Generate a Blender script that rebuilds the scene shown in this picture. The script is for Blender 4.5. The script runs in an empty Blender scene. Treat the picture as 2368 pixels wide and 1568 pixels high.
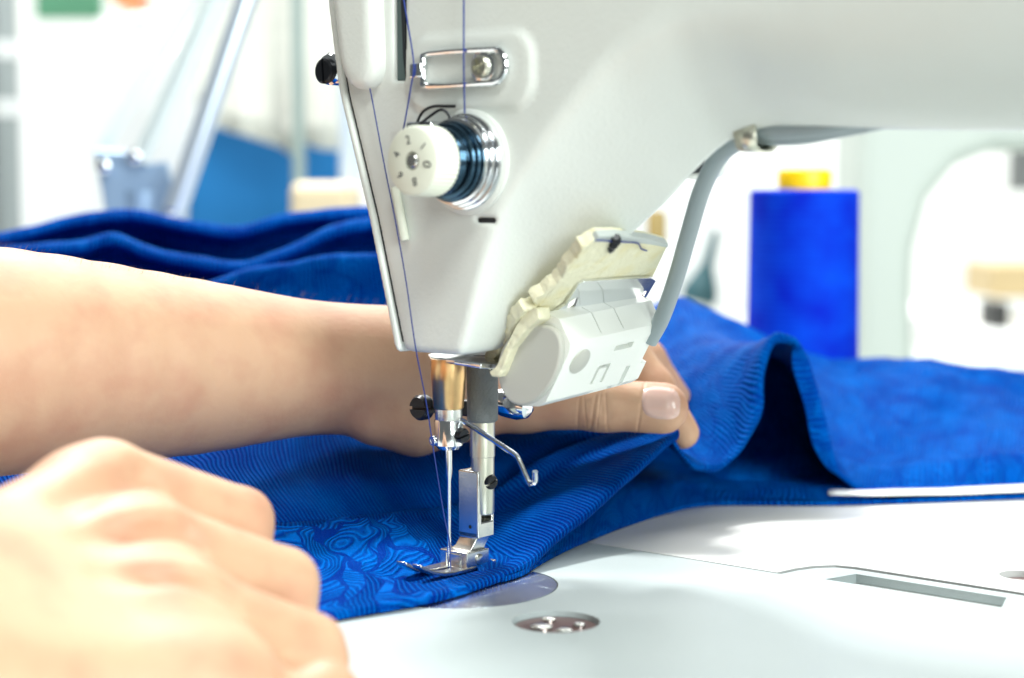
import bpy, bmesh, math, random
import numpy as np
from mathutils import Vector, Matrix
random.seed(7); rng = np.random.default_rng(7)
sc = bpy.context.scene
COL = sc.collection
R = math.radians

# ------------------------------------------------------------------ camera, light, exposure
FPX, PITCH, WPX, HPX = 4000.0, R(4.8), 2367.0, 1568.0          # measured on the photograph (2367 px wide)
cd = bpy.data.cameras.new('camera'); cam = bpy.data.objects.new('camera', cd); COL.objects.link(cam)
cam.location = (0, -0.5, 0.112); cam.rotation_euler = (R(90) - PITCH, 0, 0)
cd.sensor_width = 36; cd.lens = 36 * FPX / WPX; cd.clip_start = 0.02; cd.clip_end = 60
cd.dof.use_dof = True; cd.dof.focus_distance = 0.515; cd.dof.aperture_fstop = 7.8
sc.camera = cam
w = bpy.data.worlds.new('World'); sc.world = w; w.use_nodes = True
bg = w.node_tree.nodes['Background']; bg.inputs[0].default_value = (0.93, 1.0, 0.98, 1); bg.inputs[1].default_value = 0.10
sc.view_settings.view_transform = 'Standard'; sc.view_settings.look = 'None'
sc.view_settings.exposure = 0.55; sc.view_settings.gamma = 1.0
sc.cycles.use_denoising = True
sc.cycles.max_bounces = 8; sc.cycles.diffuse_bounces = 4; sc.cycles.glossy_bounces = 4
sc.cycles.sample_clamp_indirect = 6

def area(name, loc, target, size, size_y, power, col):
    l = bpy.data.lights.new(name, 'AREA'); l.shape = 'RECTANGLE'; l.size = size; l.size_y = size_y
    l.energy = power; l.color = col
    o = bpy.data.objects.new(name, l); COL.objects.link(o); o.location = loc
    o.rotation_euler = (Vector(target) - Vector(loc)).to_track_quat('-Z', 'Y').to_euler()
    return o
area('tube_light_behind', (-0.45, 0.78, 1.45), (0, 0.05, 0), 0.42, 0.16, 30, (1.0, 0.985, 0.95))
area('tube_light_front', (0.15, -1.0, 1.35), (0.0, 0.0, 0), 1.1, 0.3, 12.5, (0.97, 1.0, 0.95))
area('right_fill', (1.05, -1.3, 0.55), (0.05, 0.0, 0.1), 1.0, 0.7, 27, (0.93, 1.0, 0.97))  # added soft fill for the head's right side, stands for no known source
area('background_fill_back', (0.2, 2.4, 2.2), (0.2, 3.4, 0.0), 2.6, 1.0, 85, (1, 1, 0.98))  # added lamp that brightens the far wall, aimed away from the machine
area('background_fill_middle', (0.5, 1.0, 2.1), (0.4, 2.6, -0.3), 1.6, 0.5, 24, (1, 1, 0.98))  # added fill for the fronts of the background things

# ------------------------------------------------------------------ frames (mm): world, machine (u along the arm, v feed, z up)
C0 = np.array([0, -500., 112.]); FW = np.array([0, math.cos(PITCH), -math.sin(PITCH)])
UPV = np.array([0, math.sin(PITCH), math.cos(PITCH)]); RT = np.array([1., 0, 0])
ANG = R(40); U = np.array([math.cos(ANG), -math.sin(ANG), 0]); V = np.array([math.sin(ANG), math.cos(ANG), 0])
N0 = np.array([-18.4, -1., 0.])
def ray(px, py): return FW + (px - 1183.5) / FPX * RT + (784 - py) / FPX * UPV
def mc(p): d = p - N0; return np.array([d @ U, d @ V, d[2]])
def wc(m): return N0 + m[0] * U + m[1] * V + np.array([0, 0, m[2]])
def at(px, py, d): return C0 + ray(px, py) * d                          # a point at depth d (mm), world
def atv(px, py, v): r = ray(px, py); return mc(C0 + r * ((v - (C0 - N0) @ V) / (r @ V)))
def atz(px, py, z=0): r = ray(px, py); return mc(C0 + r * ((z - C0[2]) / r[2]))
def atplane(px, py, p0, n): r = ray(px, py); c = mc(C0); rm = np.array([r @ U, r @ V, r[2]]); return c + rm * (((p0 - c) @ n) / (rm @ n))

# ------------------------------------------------------------------ materials
def pm(name, base, rough=0.5, metal=0.0, bump=None, var=None, sss=0, coat=0, aniso=0):
    m = bpy.data.materials.new(name); m.use_nodes = True; nt = m.node_tree; b = nt.nodes['Principled BSDF']
    b.inputs['Base Color'].default_value = (*base, 1); b.inputs['Roughness'].default_value = rough; b.inputs['Metallic'].default_value = metal
    if sss: b.inputs['Subsurface Weight'].default_value = sss; b.inputs['Subsurface Radius'].default_value = (0.004, 0.0016, 0.0008); b.inputs['Subsurface Scale'].default_value = 1.0
    if coat: b.inputs['Coat Weight'].default_value = coat; b.inputs['Coat Roughness'].default_value = 0.1
    tc = nt.nodes.new('ShaderNodeTexCoord')
    if bump:                                                            # (scale per metre, strength, distance m)
        n = nt.nodes.new('ShaderNodeTexNoise'); n.inputs['Scale'].default_value = bump[0]; n.inputs['Detail'].default_value = 3
        nt.links.new(tc.outputs['Object'], n.inputs['Vector'])
        bp = nt.nodes.new('ShaderNodeBump'); bp.inputs['Strength'].default_value = bump[1]; bp.inputs['Distance'].default_value = bump[2]
        nt.links.new(n.outputs['Fac'], bp.inputs['Height']); nt.links.new(bp.outputs['Normal'], b.inputs['Normal'])
    if var:                                                             # (scale, colour two, low, high)
        n = nt.nodes.new('ShaderNodeTexNoise'); n.inputs['Scale'].default_value = var[0]; n.inputs['Detail'].default_value = 4
        nt.links.new(tc.outputs['Object'], n.inputs['Vector'])
        r = nt.nodes.new('ShaderNodeMapRange'); r.inputs[1].default_value = var[2]; r.inputs[2].default_value = var[3]
        nt.links.new(n.outputs['Fac'], r.inputs[0])
        mx = nt.nodes.new('ShaderNodeMix'); mx.data_type = 'RGBA'; mx.inputs[6].default_value = (*base, 1); mx.inputs[7].default_value = (*var[1], 1)
        nt.links.new(r.outputs[0], mx.inputs[0]); nt.links.new(mx.outputs[2], b.inputs['Base Color'])
    return m
M = {}
M['cast'] = pm('white_enamel', (0.72, 0.755, 0.72), 0.34, bump=(900, 0.26, 0.0004), coat=0.15, var=(14, (0.68, 0.70, 0.66), .45, .8))
M['enamel_bed'] = pm('bed_enamel', (0.41, 0.475, 0.485), 0.42, bump=(1100, 0.25, 0.0004))
M['white_top'] = pm('white_laminate', (0.72, 0.74, 0.73), 0.35, bump=(700, 0.06, 0.0003))
M['chrome'] = pm('chrome', (0.80, 0.82, 0.84), 0.13, 1.0, bump=(500, 0.05, 0.0002))
M['steel'] = pm('brushed_steel', (0.76, 0.76, 0.72), 0.26, 1.0, bump=(1500, 0.12, 0.0002), var=(160, (0.58, 0.60, 0.60), .4, .65))
M['nickel'] = pm('satin_nickel', (0.70, 0.69, 0.58), 0.34, 1.0, bump=(1500, 0.1, 0.0002))
M['plate'] = pm('ground_steel', (0.66, 0.74, 0.82), 0.26, 1.0, bump=(1200, 0.1, 0.0002))
M['brass'] = pm('brass', (0.80, 0.52, 0.24), 0.28, 1.0, var=(300, (0.74, 0.46, 0.22), .4, .65))
M['black'] = pm('black_oxide', (0.012, 0.014, 0.018), 0.32, 0.35, bump=(900, 0.1, 0.0002))
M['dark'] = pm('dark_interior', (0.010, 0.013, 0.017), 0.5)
M['blueblack'] = pm('blued_spring_steel', (0.05, 0.10, 0.15), 0.2, 0.95)
M['grey_rubber'] = pm('grey_textured_paint', (0.17, 0.185, 0.185), 0.48, bump=(1500, 0.6, 0.0006))
M['ivory'] = pm('ivory_plastic', (0.74, 0.77, 0.66), 0.4, bump=(600, 0.05, 0.0003))
M['lamp'] = pm('lamp_plastic', (0.84, 0.86, 0.82), 0.42, bump=(800, 0.06, 0.0003))
M['lampcap'] = pm('frosted_cap', (0.52, 0.52, 0.47), 0.5, bump=(1500, 0.12, 0.0003))
M['foam'] = pm('yellowed_foam_tape', (0.78, 0.75, 0.55), 0.8, bump=(500, 0.6, 0.001), var=(130, (0.74, 0.66, 0.36), .5, .8))
M['foamgrey'] = pm('grey_tape_backing', (0.50, 0.54, 0.52), 0.6)
M['cable'] = pm('grey_cable', (0.31, 0.37, 0.39), 0.42, bump=(800, 0.08, 0.0003))
M['skin'] = pm('skin', (0.53, 0.325, 0.205), 0.54, bump=(520, 0.18, 0.0006), var=(60, (0.47, 0.245, 0.155), .42, .72), sss=0.08)
M['nail'] = pm('nail', (0.64, 0.43, 0.37), 0.26, sss=0.2, coat=0.3)
M['hair'] = pm('brown_hair', (0.20, 0.15, 0.11), 0.6)
M['thread'] = pm('blue_thread', (0.012, 0.035, 0.22), 0.6)
M['darkthread'] = pm('dark_thread', (0.02, 0.03, 0.06), 0.6)
M['selvage'] = pm('white_interfacing', (0.75, 0.78, 0.78), 0.7, bump=(500, 0.4, 0.0006))
M['bronze'] = pm('brown_bronze', (0.20, 0.12, 0.12), 0.3, 0.9)
M['print'] = pm('grey_print', (0.06, 0.065, 0.07), 0.6)

def fabric_mat(name, base, bright, leaf_amt, freq=4.1, xmax=1e4, ymax=1e4):
    m = bpy.data.materials.new(name); m.use_nodes = True; nt = m.node_tree; b = nt.nodes['Principled BSDF']; L = nt.links
    def nd(t, **k):
        n = nt.nodes.new(t)
        for a, v in k.items(): setattr(n, a, v)
        return n
    def math_(op, a, c=None, clamp=False):
        n = nd('ShaderNodeMath', operation=op, use_clamp=clamp)
        for i, x in enumerate((a, c)):
            if x is None: continue
            if isinstance(x, (int, float)): n.inputs[i].default_value = x
            else: L.new(x, n.inputs[i])
        return n.outputs[0]
    uv = nd('ShaderNodeTexCoord').outputs['UV']                          # one unit = 1 mm of cloth
    warp = nd('ShaderNodeTexNoise'); warp.inputs['Scale'].default_value = 0.05; warp.inputs['Detail'].default_value = 1.5; L.new(uv, warp.inputs['Vector'])
    off = nd('ShaderNodeVectorMath', operation='SCALE'); L.new(warp.outputs['Color'], off.inputs[0]); off.inputs['Scale'].default_value = 34
    wv = nd('ShaderNodeVectorMath', operation='ADD'); L.new(uv, wv.inputs[0]); L.new(off.outputs[0], wv.inputs[1])
    mp = nd('ShaderNodeMapping'); mp.inputs['Rotation'].default_value = (0, 0, 0.6); mp.inputs['Scale'].default_value = (1.5, 0.7, 1); L.new(wv.outputs[0], mp.inputs['Vector'])
    lf = nd('ShaderNodeTexVoronoi', feature='DISTANCE_TO_EDGE', voronoi_dimensions='2D'); lf.inputs['Scale'].default_value = 0.06; L.new(mp.outputs[0], lf.inputs['Vector'])
    lc = nd('ShaderNodeTexVoronoi', feature='F1', voronoi_dimensions='2D'); lc.inputs['Scale'].default_value = 0.06; L.new(mp.outputs[0], lc.inputs['Vector'])
    rnd = nd('ShaderNodeSeparateColor'); L.new(lc.outputs['Color'], rnd.inputs[0])
    sep = nd('ShaderNodeSeparateXYZ'); L.new(uv, sep.inputs[0]); sw = nd('ShaderNodeSeparateXYZ'); L.new(wv.outputs[0], sw.inputs[0])
    band = math_('MULTIPLY', math_('LESS_THAN', sw.outputs[0], xmax + 17), math_('LESS_THAN', sw.outputs[1], ymax + 17))
    leaf_amt = math_('MULTIPLY', band, leaf_amt)
    inleaf = math_('MULTIPLY', math_('GREATER_THAN', rnd.outputs[0], 0.12), math_('GREATER_THAN', lf.outputs['Distance'], 0.075))
    rim = math_('MULTIPLY', math_('GREATER_THAN', rnd.outputs[0], 0.12), math_('LESS_THAN', lf.outputs['Distance'], 0.075))
    leaf = math_('MULTIPLY', inleaf, leaf_amt); rim = math_('MULTIPLY', rim, leaf_amt)
    ang = math_('MULTIPLY', rnd.outputs[1], 3.14)
    lco = math_('ADD', math_('MULTIPLY', sw.outputs[0], math_('COSINE', ang)), math_('MULTIPLY', sw.outputs[1], math_('SINE', ang)))
    ribl = math_('ADD', math_('MULTIPLY', math_('SINE', math_('MULTIPLY', lco, 2.6)), 0.5), 0.5)
    wob = math_('MULTIPLY', warp.outputs['Fac'], 7.0)
    rib = math_('SINE', math_('MULTIPLY', math_('ADD', sep.outputs[0], wob), freq))
    rib01 = math_('ADD', math_('MULTIPLY', rib, 0.5), 0.5)
    satin = nd('ShaderNodeTexNoise'); satin.inputs['Scale'].default_value = 2.2; satin.inputs['Detail'].default_value = 2; L.new(uv, satin.inputs['Vector'])
    yarn = math_('ADD', math_('MULTIPLY', math_('SINE', math_('MULTIPLY', sep.outputs[1], 9.5)), 0.5), 0.5)
    g1 = math_('MULTIPLY', rib01, math_('SUBTRACT', 1.0, math_('MULTIPLY', math_('ADD', leaf, rim), 0.9)))
    g2 = math_('MULTIPLY', ribl, leaf)
    h = math_('ADD', math_('ADD', g1, math_('MULTIPLY', g2, 0.9)), math_('MULTIPLY', satin.outputs['Fac'], 0.6))
    h = math_('ADD', h, math_('MULTIPLY', leaf, 0.4)); h = math_('ADD', h, math_('MULTIPLY', yarn, 0.16))
    bp = nd('ShaderNodeBump'); bp.inputs['Strength'].default_value = 0.8; bp.inputs['Distance'].default_value = 0.0012
    L.new(h, bp.inputs['Height']); L.new(bp.outputs['Normal'], b.inputs['Normal'])
    cf = math_('ADD', math_('MULTIPLY', g1, 0.5), math_('ADD', math_('MULTIPLY', g2, 0.55), math_('MULTIPLY', leaf, 0.16)))
    big = nd('ShaderNodeTexNoise'); big.inputs['Scale'].default_value = 0.055; big.inputs['Detail'].default_value = 3; L.new(uv, big.inputs['Vector'])
    cf = math_('ADD', cf, math_('MULTIPLY', math_('SUBTRACT', big.outputs['Fac'], 0.5), 0.9))
    cf = math_('ADD', cf, math_('MULTIPLY', math_('SUBTRACT', satin.outputs['Fac'], 0.5), 0.9), True)
    mx = nd('ShaderNodeMix', data_type='RGBA'); mx.inputs[6].default_value = (*base, 1); mx.inputs[7].default_value = (*bright, 1)
    L.new(cf, mx.inputs[0]); L.new(mx.outputs[2], b.inputs['Base Color'])
    b.inputs['Roughness'].default_value = 0.42
    b.inputs['Specular Tint'].default_value = (0.35, 0.6, 1, 1); b.inputs['Sheen Weight'].default_value = 0.0
    b.inputs['Specular IOR Level'].default_value = 0.04; b.inputs['IOR'].default_value = 1.25
    return m
M['fabric'] = fabric_mat('blue_jacquard', (0.000, 0.022, 0.22), (0.000, 0.15, 0.62), 1.0, 4.1, 126, 66)
M['fabric_rib'] = fabric_mat('blue_ribbed_cloth', (0.000, 0.032, 0.26), (0.000, 0.155, 0.60), 0.42, 3.0)

# ------------------------------------------------------------------ mesh helpers (all input in mm)
def mesh(name, vs, fs, mat, parent=None, loc=None, smooth=True, sharp=35, uv=None):
    vs = np.asarray(vs, float)
    if loc is not None: vs = vs - np.asarray(loc, float)
    me = bpy.data.meshes.new(name); me.from_pydata((vs * 0.001).tolist(), [], [list(map(int, f)) for f in fs]); 
    bm = bmesh.new(); bm.from_mesh(me); bmesh.ops.recalc_face_normals(bm, faces=bm.faces); bm.to_mesh(me); bm.free()
    o = bpy.data.objects.new(name, me); COL.objects.link(o); me.materials.append(mat)
    if smooth:
        me.polygons.foreach_set('use_smooth', [True] * len(me.polygons))
        if sharp: me.set_sharp_from_angle(angle=R(sharp))
    if uv is not None:
        l = me.uv_layers.new(name='UVMap'); li = np.zeros(len(me.loops), int); me.loops.foreach_get('vertex_index', li)
        l.data.foreach_set('uv', np.asarray(uv, float)[li].ravel())
    if parent is not None: o.parent = parent
    elif loc is not None: o.location = np.asarray(loc) * 0.001
    return o
def tag(o, label=None, cat=None, group=None, kind=None):
    if label: o['label'] = label
    if cat: o['category'] = cat
    if group: o['group'] = group
    if kind: o['kind'] = kind
    return o
def empty(name, loc, rz=0, **k):
    o = bpy.data.objects.new(name, None); COL.objects.link(o); o.location = np.asarray(loc) * 0.001; o.rotation_euler = (0, 0, rz)
    o.empty_display_size = 0.01
    return tag(o, **k)
def bev(o, wd, seg=3, ang=30):
    b = o.modifiers.new('bevel', 'BEVEL'); b.width = wd * 0.001; b.segments = seg; b.limit_method = 'ANGLE'; b.angle_limit = R(ang); b.harden_normals = False
    return o
def join(parts):
    V_, F_ = [], []
    for v, f in parts:
        n = len(V_); V_ += [tuple(p) for p in v]; F_ += [tuple(i + n for i in q) for q in f]
    return V_, F_
def box(u0, u1, v0, v1, z0, z1):
    v = [(a, b, c) for c in (z0, z1) for b in (v0, v1) for a in (u0, u1)]
    return v, [(0, 2, 3, 1), (4, 5, 7, 6), (0, 1, 5, 4), (1, 3, 7, 5), (3, 2, 6, 7), (2, 0, 4, 6)]
def prism(poly, d):                                                     # poly: 3-D points, d: extrusion vector
    n = len(poly); a = [np.asarray(p, float) for p in poly]; v = a + [p + np.asarray(d, float) for p in a]
    return v, [tuple(range(n))[::-1], tuple(range(n, 2 * n))] + [(i, (i + 1) % n, n + (i + 1) % n, n + i) for i in range(n)]
def frame(ax):
    ax = np.asarray(ax, float); ax = ax / np.linalg.norm(ax); h = np.array([0, 0, 1.]) if abs(ax[2]) < .9 else np.array([1., 0, 0])
    a = np.cross(h, ax); a /= np.linalg.norm(a); return ax, a, np.cross(ax, a)
def lathe(p0, ax, prof, n=40):                                           # prof: (distance along the axis, radius)
    ax, a, b = frame(ax); p0 = np.asarray(p0, float); v, f = [], []
    for t, r in prof:
        for i in range(n):
            th = 2 * math.pi * i / n; v.append(p0 + ax * t + r * (a * math.cos(th) + b * math.sin(th)))
    for k in range(len(prof) - 1):
        for i in range(n): f.append((k * n + i, k * n + (i + 1) % n, (k + 1) * n + (i + 1) % n, (k + 1) * n + i))
    f.append(tuple(range(n))[::-1]); m = (len(prof) - 1) * n; f.append(tuple(range(m, m + n)))
    return v, f
def crs(pts, n):                                                         # Catmull-Rom through points, n steps a span
    p = [np.asarray(q, float) for q in pts]; p = [2 * p[0] - p[1]] + p + [2 * p[-1] - p[-2]]; out = []
    for i in range(1, len(p) - 2):
        for k in range(n):
            t = k / n; out.append(0.5 * (2 * p[i] + (p[i + 1] - p[i - 1]) * t + (2 * p[i - 1] - 5 * p[i] + 4 * p[i + 1] - p[i + 2]) * t * t + (3 * p[i] - p[i - 1] - 3 * p[i + 1] + p[i + 2]) * t ** 3))
    return out + [p[-2]]
def tube(path, r, n=10, closed=False):
    path = [np.asarray(p, float) for p in path]; rs = r if hasattr(r, '__len__') else [r] * len(path); v, f = [], []
    m = len(path); a = None
    for i in range(m):
        t = path[(i + 1) % m if closed else min(i + 1, m - 1)] - path[(i - 1) % m if closed else max(i - 1, 0)]; t = t / np.linalg.norm(t)
        if a is None: _, a, _ = frame(t)
        a = a - t * (a @ t); a = a / np.linalg.norm(a); b = np.cross(t, a)
        for k in range(n): th = 2 * math.pi * k / n; v.append(path[i] + rs[i] * (a * math.cos(th) + b * math.sin(th)))
    for i in range(m if closed else m - 1):
        j = (i + 1) % m
        for k in range(n): f.append((i * n + k, i * n + (k + 1) % n, j * n + (k + 1) % n, j * n + k))
    if not closed: f.append(tuple(range(n))[::-1]); f.append(tuple(range((m - 1) * n, m * n)))
    return v, f
def cut(o, cutters):                                                     # real holes: boolean difference, applied
    vs, fs = join(cutters) if isinstance(cutters, list) else cutters
    c = mesh('cutter', vs, fs, o.data.materials[0], parent=o.parent, smooth=False); c.matrix_basis = o.matrix_basis
    md = o.modifiers.new('cut', 'BOOLEAN'); md.operation = 'DIFFERENCE'; md.object = c; md.solver = 'EXACT'; md.use_self = True
    bpy.context.view_layer.update(); dg = bpy.context.evaluated_depsgraph_get()
    me = bpy.data.meshes.new_from_object(o.evaluated_get(dg)); o.modifiers.clear(); o.data = me
    bpy.data.objects.remove(c, do_unlink=True)
    me.polygons.foreach_set('use_smooth', [True] * len(me.polygons)); me.set_sharp_from_angle(angle=R(30))
    return o
def snet(fn, lo, hi, h):                                                 # naive surface nets over an implicit solid (negative inside)
    ax = [np.arange(lo[i], hi[i] + h, h) for i in range(3)]; X, Y, Z = np.meshgrid(*ax, indexing='ij'); F = fn(X, Y, Z).astype(np.float32); del X, Y, Z
    S = F < 0; n = np.array(F.shape); cn = n - 1
    acc = np.zeros((*cn, 3), np.float32); cnt = np.zeros(tuple(cn), np.int8)
    for a in range(3):
        for o1 in (0, 1):
            for o2 in (0, 1):
                of = [0, 0, 0]; b, c = [i for i in range(3) if i != a]; of[b] = o1; of[c] = o2
                s0 = tuple(slice(of[i], of[i] + cn[i]) for i in range(3)); of2 = list(of); of2[a] += 1; s1 = tuple(slice(of2[i], of2[i] + cn[i]) for i in range(3))
                idx = np.nonzero(S[s0] != S[s1]); f0 = F[s0][idx]; f1 = F[s1][idx]; t = f0 / (f0 - f1)
                p = np.zeros((len(t), 3), np.float32); p[:, b] = o1; p[:, c] = o2; p[:, a] = t
                acc[idx] += p; cnt[idx] += 1
    act = np.nonzero(cnt); vid = -np.ones(tuple(cn), np.int64); vid[act] = np.arange(len(act[0]))
    vs = (np.stack(act, 1) + acc[act] / cnt[act][:, None]) * h + np.array(lo); fs = []
    for a in range(3):
        b, c = (a + 1) % 3, (a + 2) % 3
        s0 = [slice(None)] * 3; s1 = [slice(None)] * 3; s0[a] = slice(0, n[a] - 1); s1[a] = slice(1, n[a])
        I = np.stack(np.nonzero(S[tuple(s0)] != S[tuple(s1)]), 1); I = I[(I[:, b] > 0) & (I[:, c] > 0) & (I[:, b] < cn[b]) & (I[:, c] < cn[c])]
        q = []
        for db, dc in ((-1, -1), (0, -1), (0, 0), (-1, 0)):
            J = I.copy(); J[:, b] += db; J[:, c] += dc; q.append(vid[J[:, 0], J[:, 1], J[:, 2]])
        q = np.stack(q, 1); fl = ~S[I[:, 0], I[:, 1], I[:, 2]]; q[fl] = q[fl][:, ::-1]; fs.append(q)
    return vs, np.concatenate(fs)
def smin(a, b, k): h = np.clip(0.5 + 0.5 * (b - a) / k, 0, 1); return b * (1 - h) + a * h - k * h * (1 - h)
def smax(a, b, k): return -smin(-a, -b, k)
def rcone(X, Y, Z, a, b, ra, rb):
    a = np.asarray(a, float); d = np.asarray(b, float) - a; L2 = d @ d
    t = np.clip(((X - a[0]) * d[0] + (Y - a[1]) * d[1] + (Z - a[2]) * d[2]) / L2, 0, 1)
    return np.sqrt((X - a[0] - t * d[0]) ** 2 + (Y - a[1] - t * d[1]) ** 2 + (Z - a[2] - t * d[2]) ** 2) - (ra + t * (rb - ra))
def tab(x, pts, sm=4.0):                                                 # smoothed table lookup
    p = np.array(pts, float); g = np.arange(p[0, 0] - 40, p[-1, 0] + 40, 0.5); y = np.interp(g, p[:, 0], p[:, 1])
    y[g < p[0, 0]] = p[0, 1] + (g[g < p[0, 0]] - p[0, 0]) * (p[1, 1] - p[0, 1]) / (p[1, 0] - p[0, 0])
    k = int(sm / 0.5) * 2 + 1; y = np.convolve(np.pad(y, k // 2, mode='edge'), np.ones(k) / k, 'valid'); return np.interp(x, g, y)

# ================================================================== THE SETTING
o = mesh('floor', *box(-6000, 6000, -3000, 5200, -760, -750), pm('grey_floor', (0.5, 0.52, 0.5), 0.5, bump=(20, .1, .002)), smooth=False); tag(o, kind='structure')
o = mesh('wall', *box(-6000, 6000, 3600, 3700, -750, 2600), pm('white_wall', (0.80, 0.83, 0.80), 0.7, bump=(60, .1, .001)), smooth=False); tag(o, kind='structure')

# ------------------------------------------------------------------ sewing table (white laminate round the machine bed)
tbl = empty('sewing_table', N0, -ANG, label='white laminate sewing table around the machine bed with a hinge recess at the back', cat='table')
BU0, BU1, BV0, BV1 = -120, 330, -118, 66.6
mesh('seam_shade', *box(BU0, BU1, BV1 + .05, BV1 + .95, -6, -.7), M['dark'], tbl, smooth=False)  # black strip that paints the shade inside the bed-to-table gap
hx = [atz(1822, 1325), atz(1872, 1303), atz(1905, 1297), (140, 90, 0), (146, 88, 0), (149, 82, 0), (149, 67.4, 0)]
hp = [(69.5, 66.0), (71.0, 76.0), (73.5, 83.0), (78.0, 88.0), (84.0, 89.6), (140, 89.6), (147, 87), (150, 80), (150, 66.0)]
top = mesh('table_top', *box(-420, 520, BV1 + 1.0, 420, -30, 0), M['white_top'], tbl, smooth=False)
grom = atz(2362, 1330)
cut(top, [prism([(a, b, -3.2) for a, b in hp], (0, 0, 10)), lathe((grom[0], grom[1], -5), (0, 0, 1), [(0, 6.5), (10, 6.5)], 32)])
mesh('table_top', *box(-420, 520, -330, BV0 - 0.5, -30, 0), M['white_top'], tbl, smooth=False)
mesh('table_top', *box(-420, BU0 - 0.5, BV0 - 0.4, BV1 + 0.4, -30, 0), M['white_top'], tbl, smooth=False)
mesh('table_top', *box(BU1 + 0.5, 520, BV0 - 0.4, BV1 + 0.4, -30, 0), M['white_top'], tbl, smooth=False)
for a, b in ((-400, -310), (500, -310), (-400, 400), (500, 400)):
    bev(mesh('leg', *box(a - 18, a + 18, b - 18, b + 18, -750, -30), M['white_top'], tbl, smooth=False), 2)
hi = [(70.7, 67.8), (72.2, 75.9), (74.6, 82.1), (78.8, 86.7), (84.4, 88.1), (139.6, 88.1), (146.3, 86.1), (149.1, 79.8), (149.1, 67.8)]
hg = mesh('hinge_plate', *prism([(a, b, -3.1) for a, b in hi], (0, 0, 2.7)), M['enamel_bed'], tbl, smooth=False)
cut(hg, [prism([(84.5, 70.5, -9), (139, 70.5, -9), (135, 82.6, -9), (88, 82.6, -9)], (0, 0, 12))])
cut(top, [prism([(85, 71, -9), (138.5, 71, -9), (134.6, 82.2, -9), (88.3, 82.2, -9)], (0, 0, 7))])
ln0 = mesh('hinge_gap_shade', *prism([(a, b + (.35 if b < 66.5 else 0), -3.16) for a, b in hp], (0, 0, 2.5)), M['dark'], tbl, smooth=False)  # dark liner, the shade of the hinge outline gap put in as colour
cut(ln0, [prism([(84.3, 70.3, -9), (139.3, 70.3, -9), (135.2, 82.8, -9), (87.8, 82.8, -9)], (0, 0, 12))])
bev(mesh('hinge_screw', *lathe((grom[0], grom[1], -4.9), (0, 0, 1), [(0, 5.6), (2.4, 5.6), (3.4, 4.6)], 28), M['bronze'], tbl), .3)

# ================================================================== SEWING MACHINE
mach = empty('sewing_machine', N0, -ANG, label='large white industrial sewing machine with tension dial, needle and presser foot', cat='sewing machine')
zB = [(15, 60), (19.6, 70), (25.2, 89.4), (30.7, 103.6), (36.7, 114), (52.9, 132), (69.6, 147.9), (88, 159.6), (120, 172), (180, 182), (300, 190)]
zS = [(0, 55), (12, 66), (34, 82.8), (58, 101.3), (69, 109.5), (77.5, 117.5), (88, 125.5), (100, 129.2), (115, 128.8), (140, 127.3), (180, 126), (300, 124)]
uL = [(60, -4.7), (68, -6.8), (105, -16.8), (142, -28.8), (168, -33), (215, -38)]
def sst(a, b, x): t = np.clip((x - a) / (b - a), 0, 1); return t * t * (3 - 2 * t)
def zlow(u, v):
    ue = u + np.maximum(v - 10, 0) * 1.0
    s = tab(ue, zS) + 0.05 * np.maximum(v - 10, 0); b = tab(u, zB)
    t = np.clip((10 - v) / 25, 0, 1.0); m = sst(55, 130, u)
    lin = t * 0.9 + 0.1 * t * t; ell = 1 - np.sqrt(np.maximum(1 - (t * .985) ** 2, 0))
    q = lin * (1 - m) + (0.25 * t + .75 * ell) * m
    return s + (b - s) * q
def casting(X, Y, Z):
    f = zlow(X[:, :, :1], Y[:, :, :1]) - Z
    gx, gy = np.gradient(zlow(X[:, :, 0], Y[:, :, 0]), X[1, 0, 0] - X[0, 0, 0]); f = f / np.sqrt(1 + gx ** 2 + gy ** 2)[:, :, None]
    F = smax(f, -15 - Y, 2.2)
    qx = np.maximum(np.abs(X - PADC[0]) - PADC[1] + 7, 0); qz = np.maximum(np.abs(Z - 144.8) - 2.6, 0)
    pad = smax(np.sqrt(qx * qx + qz * qz) - 7, np.abs(Y + 15) - 1.0, 1.2)   # raised pad round the thread guide
    F = smin(F, pad, 2.2)
    F = smax(F, tab(Z, uL) + 2.9 - X, 1.6)
    F = smax(F, 67.2 - Z, 2.4); F = smax(F, Y - 46, 8); F = smax(F, Z - 214, 8); F = smax(F, X - 318, 3)
    sl = np.maximum.reduce([np.abs(X - SLOT[0]) - SLOT[1], SLOT[2] - Z, np.abs(Y + 10) - 12])
    F = smax(F, -sl, 0.5)
    nt_ = np.maximum.reduce([np.abs(X - NICK[0]) - 3.1, np.abs(Z - NICK[2]) - 0.75, np.abs(Y + 15) - 2.0]); F = np.maximum(F, -nt_)
    return F
pA, pB = atv(942, 150, -16), atv(1226, 150, -16); PADC = ((pA[0] + pB[0]) / 2, (pB[0] - pA[0]) / 2)
sA, sB = atv(906, 100, -15), atv(936, 185, -15); SLOT = ((sA[0] + sB[0]) / 2 + .1, (sB[0] - sA[0]) / 2 - .1, sB[2]); NICK = atv(1121, 510, -15)
vs, fs = snet(casting, (-40, -20, 62), (320, 50, 218), 1.0)
mesh('arm_casting', vs, fs, M['cast'], mach, sharp=0)
def faceplate(X, Y, Z):
    L_ = tab(Z, uL)
    F = smax(L_ - X, X - L_ - 2.15, 0.8); F = smax(F, -15.6 - Y, 1.2); F = smax(F, Y - 44, 5); F = smax(F, 66.6 - Z, 2.5); return smax(F, Z - 214, 3)
vs, fs = snet(faceplate, (-44, -18, 63), (4, 48, 217), 0.7); mesh('face_plate', vs, fs, M['cast'], mach, sharp=0)
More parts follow.
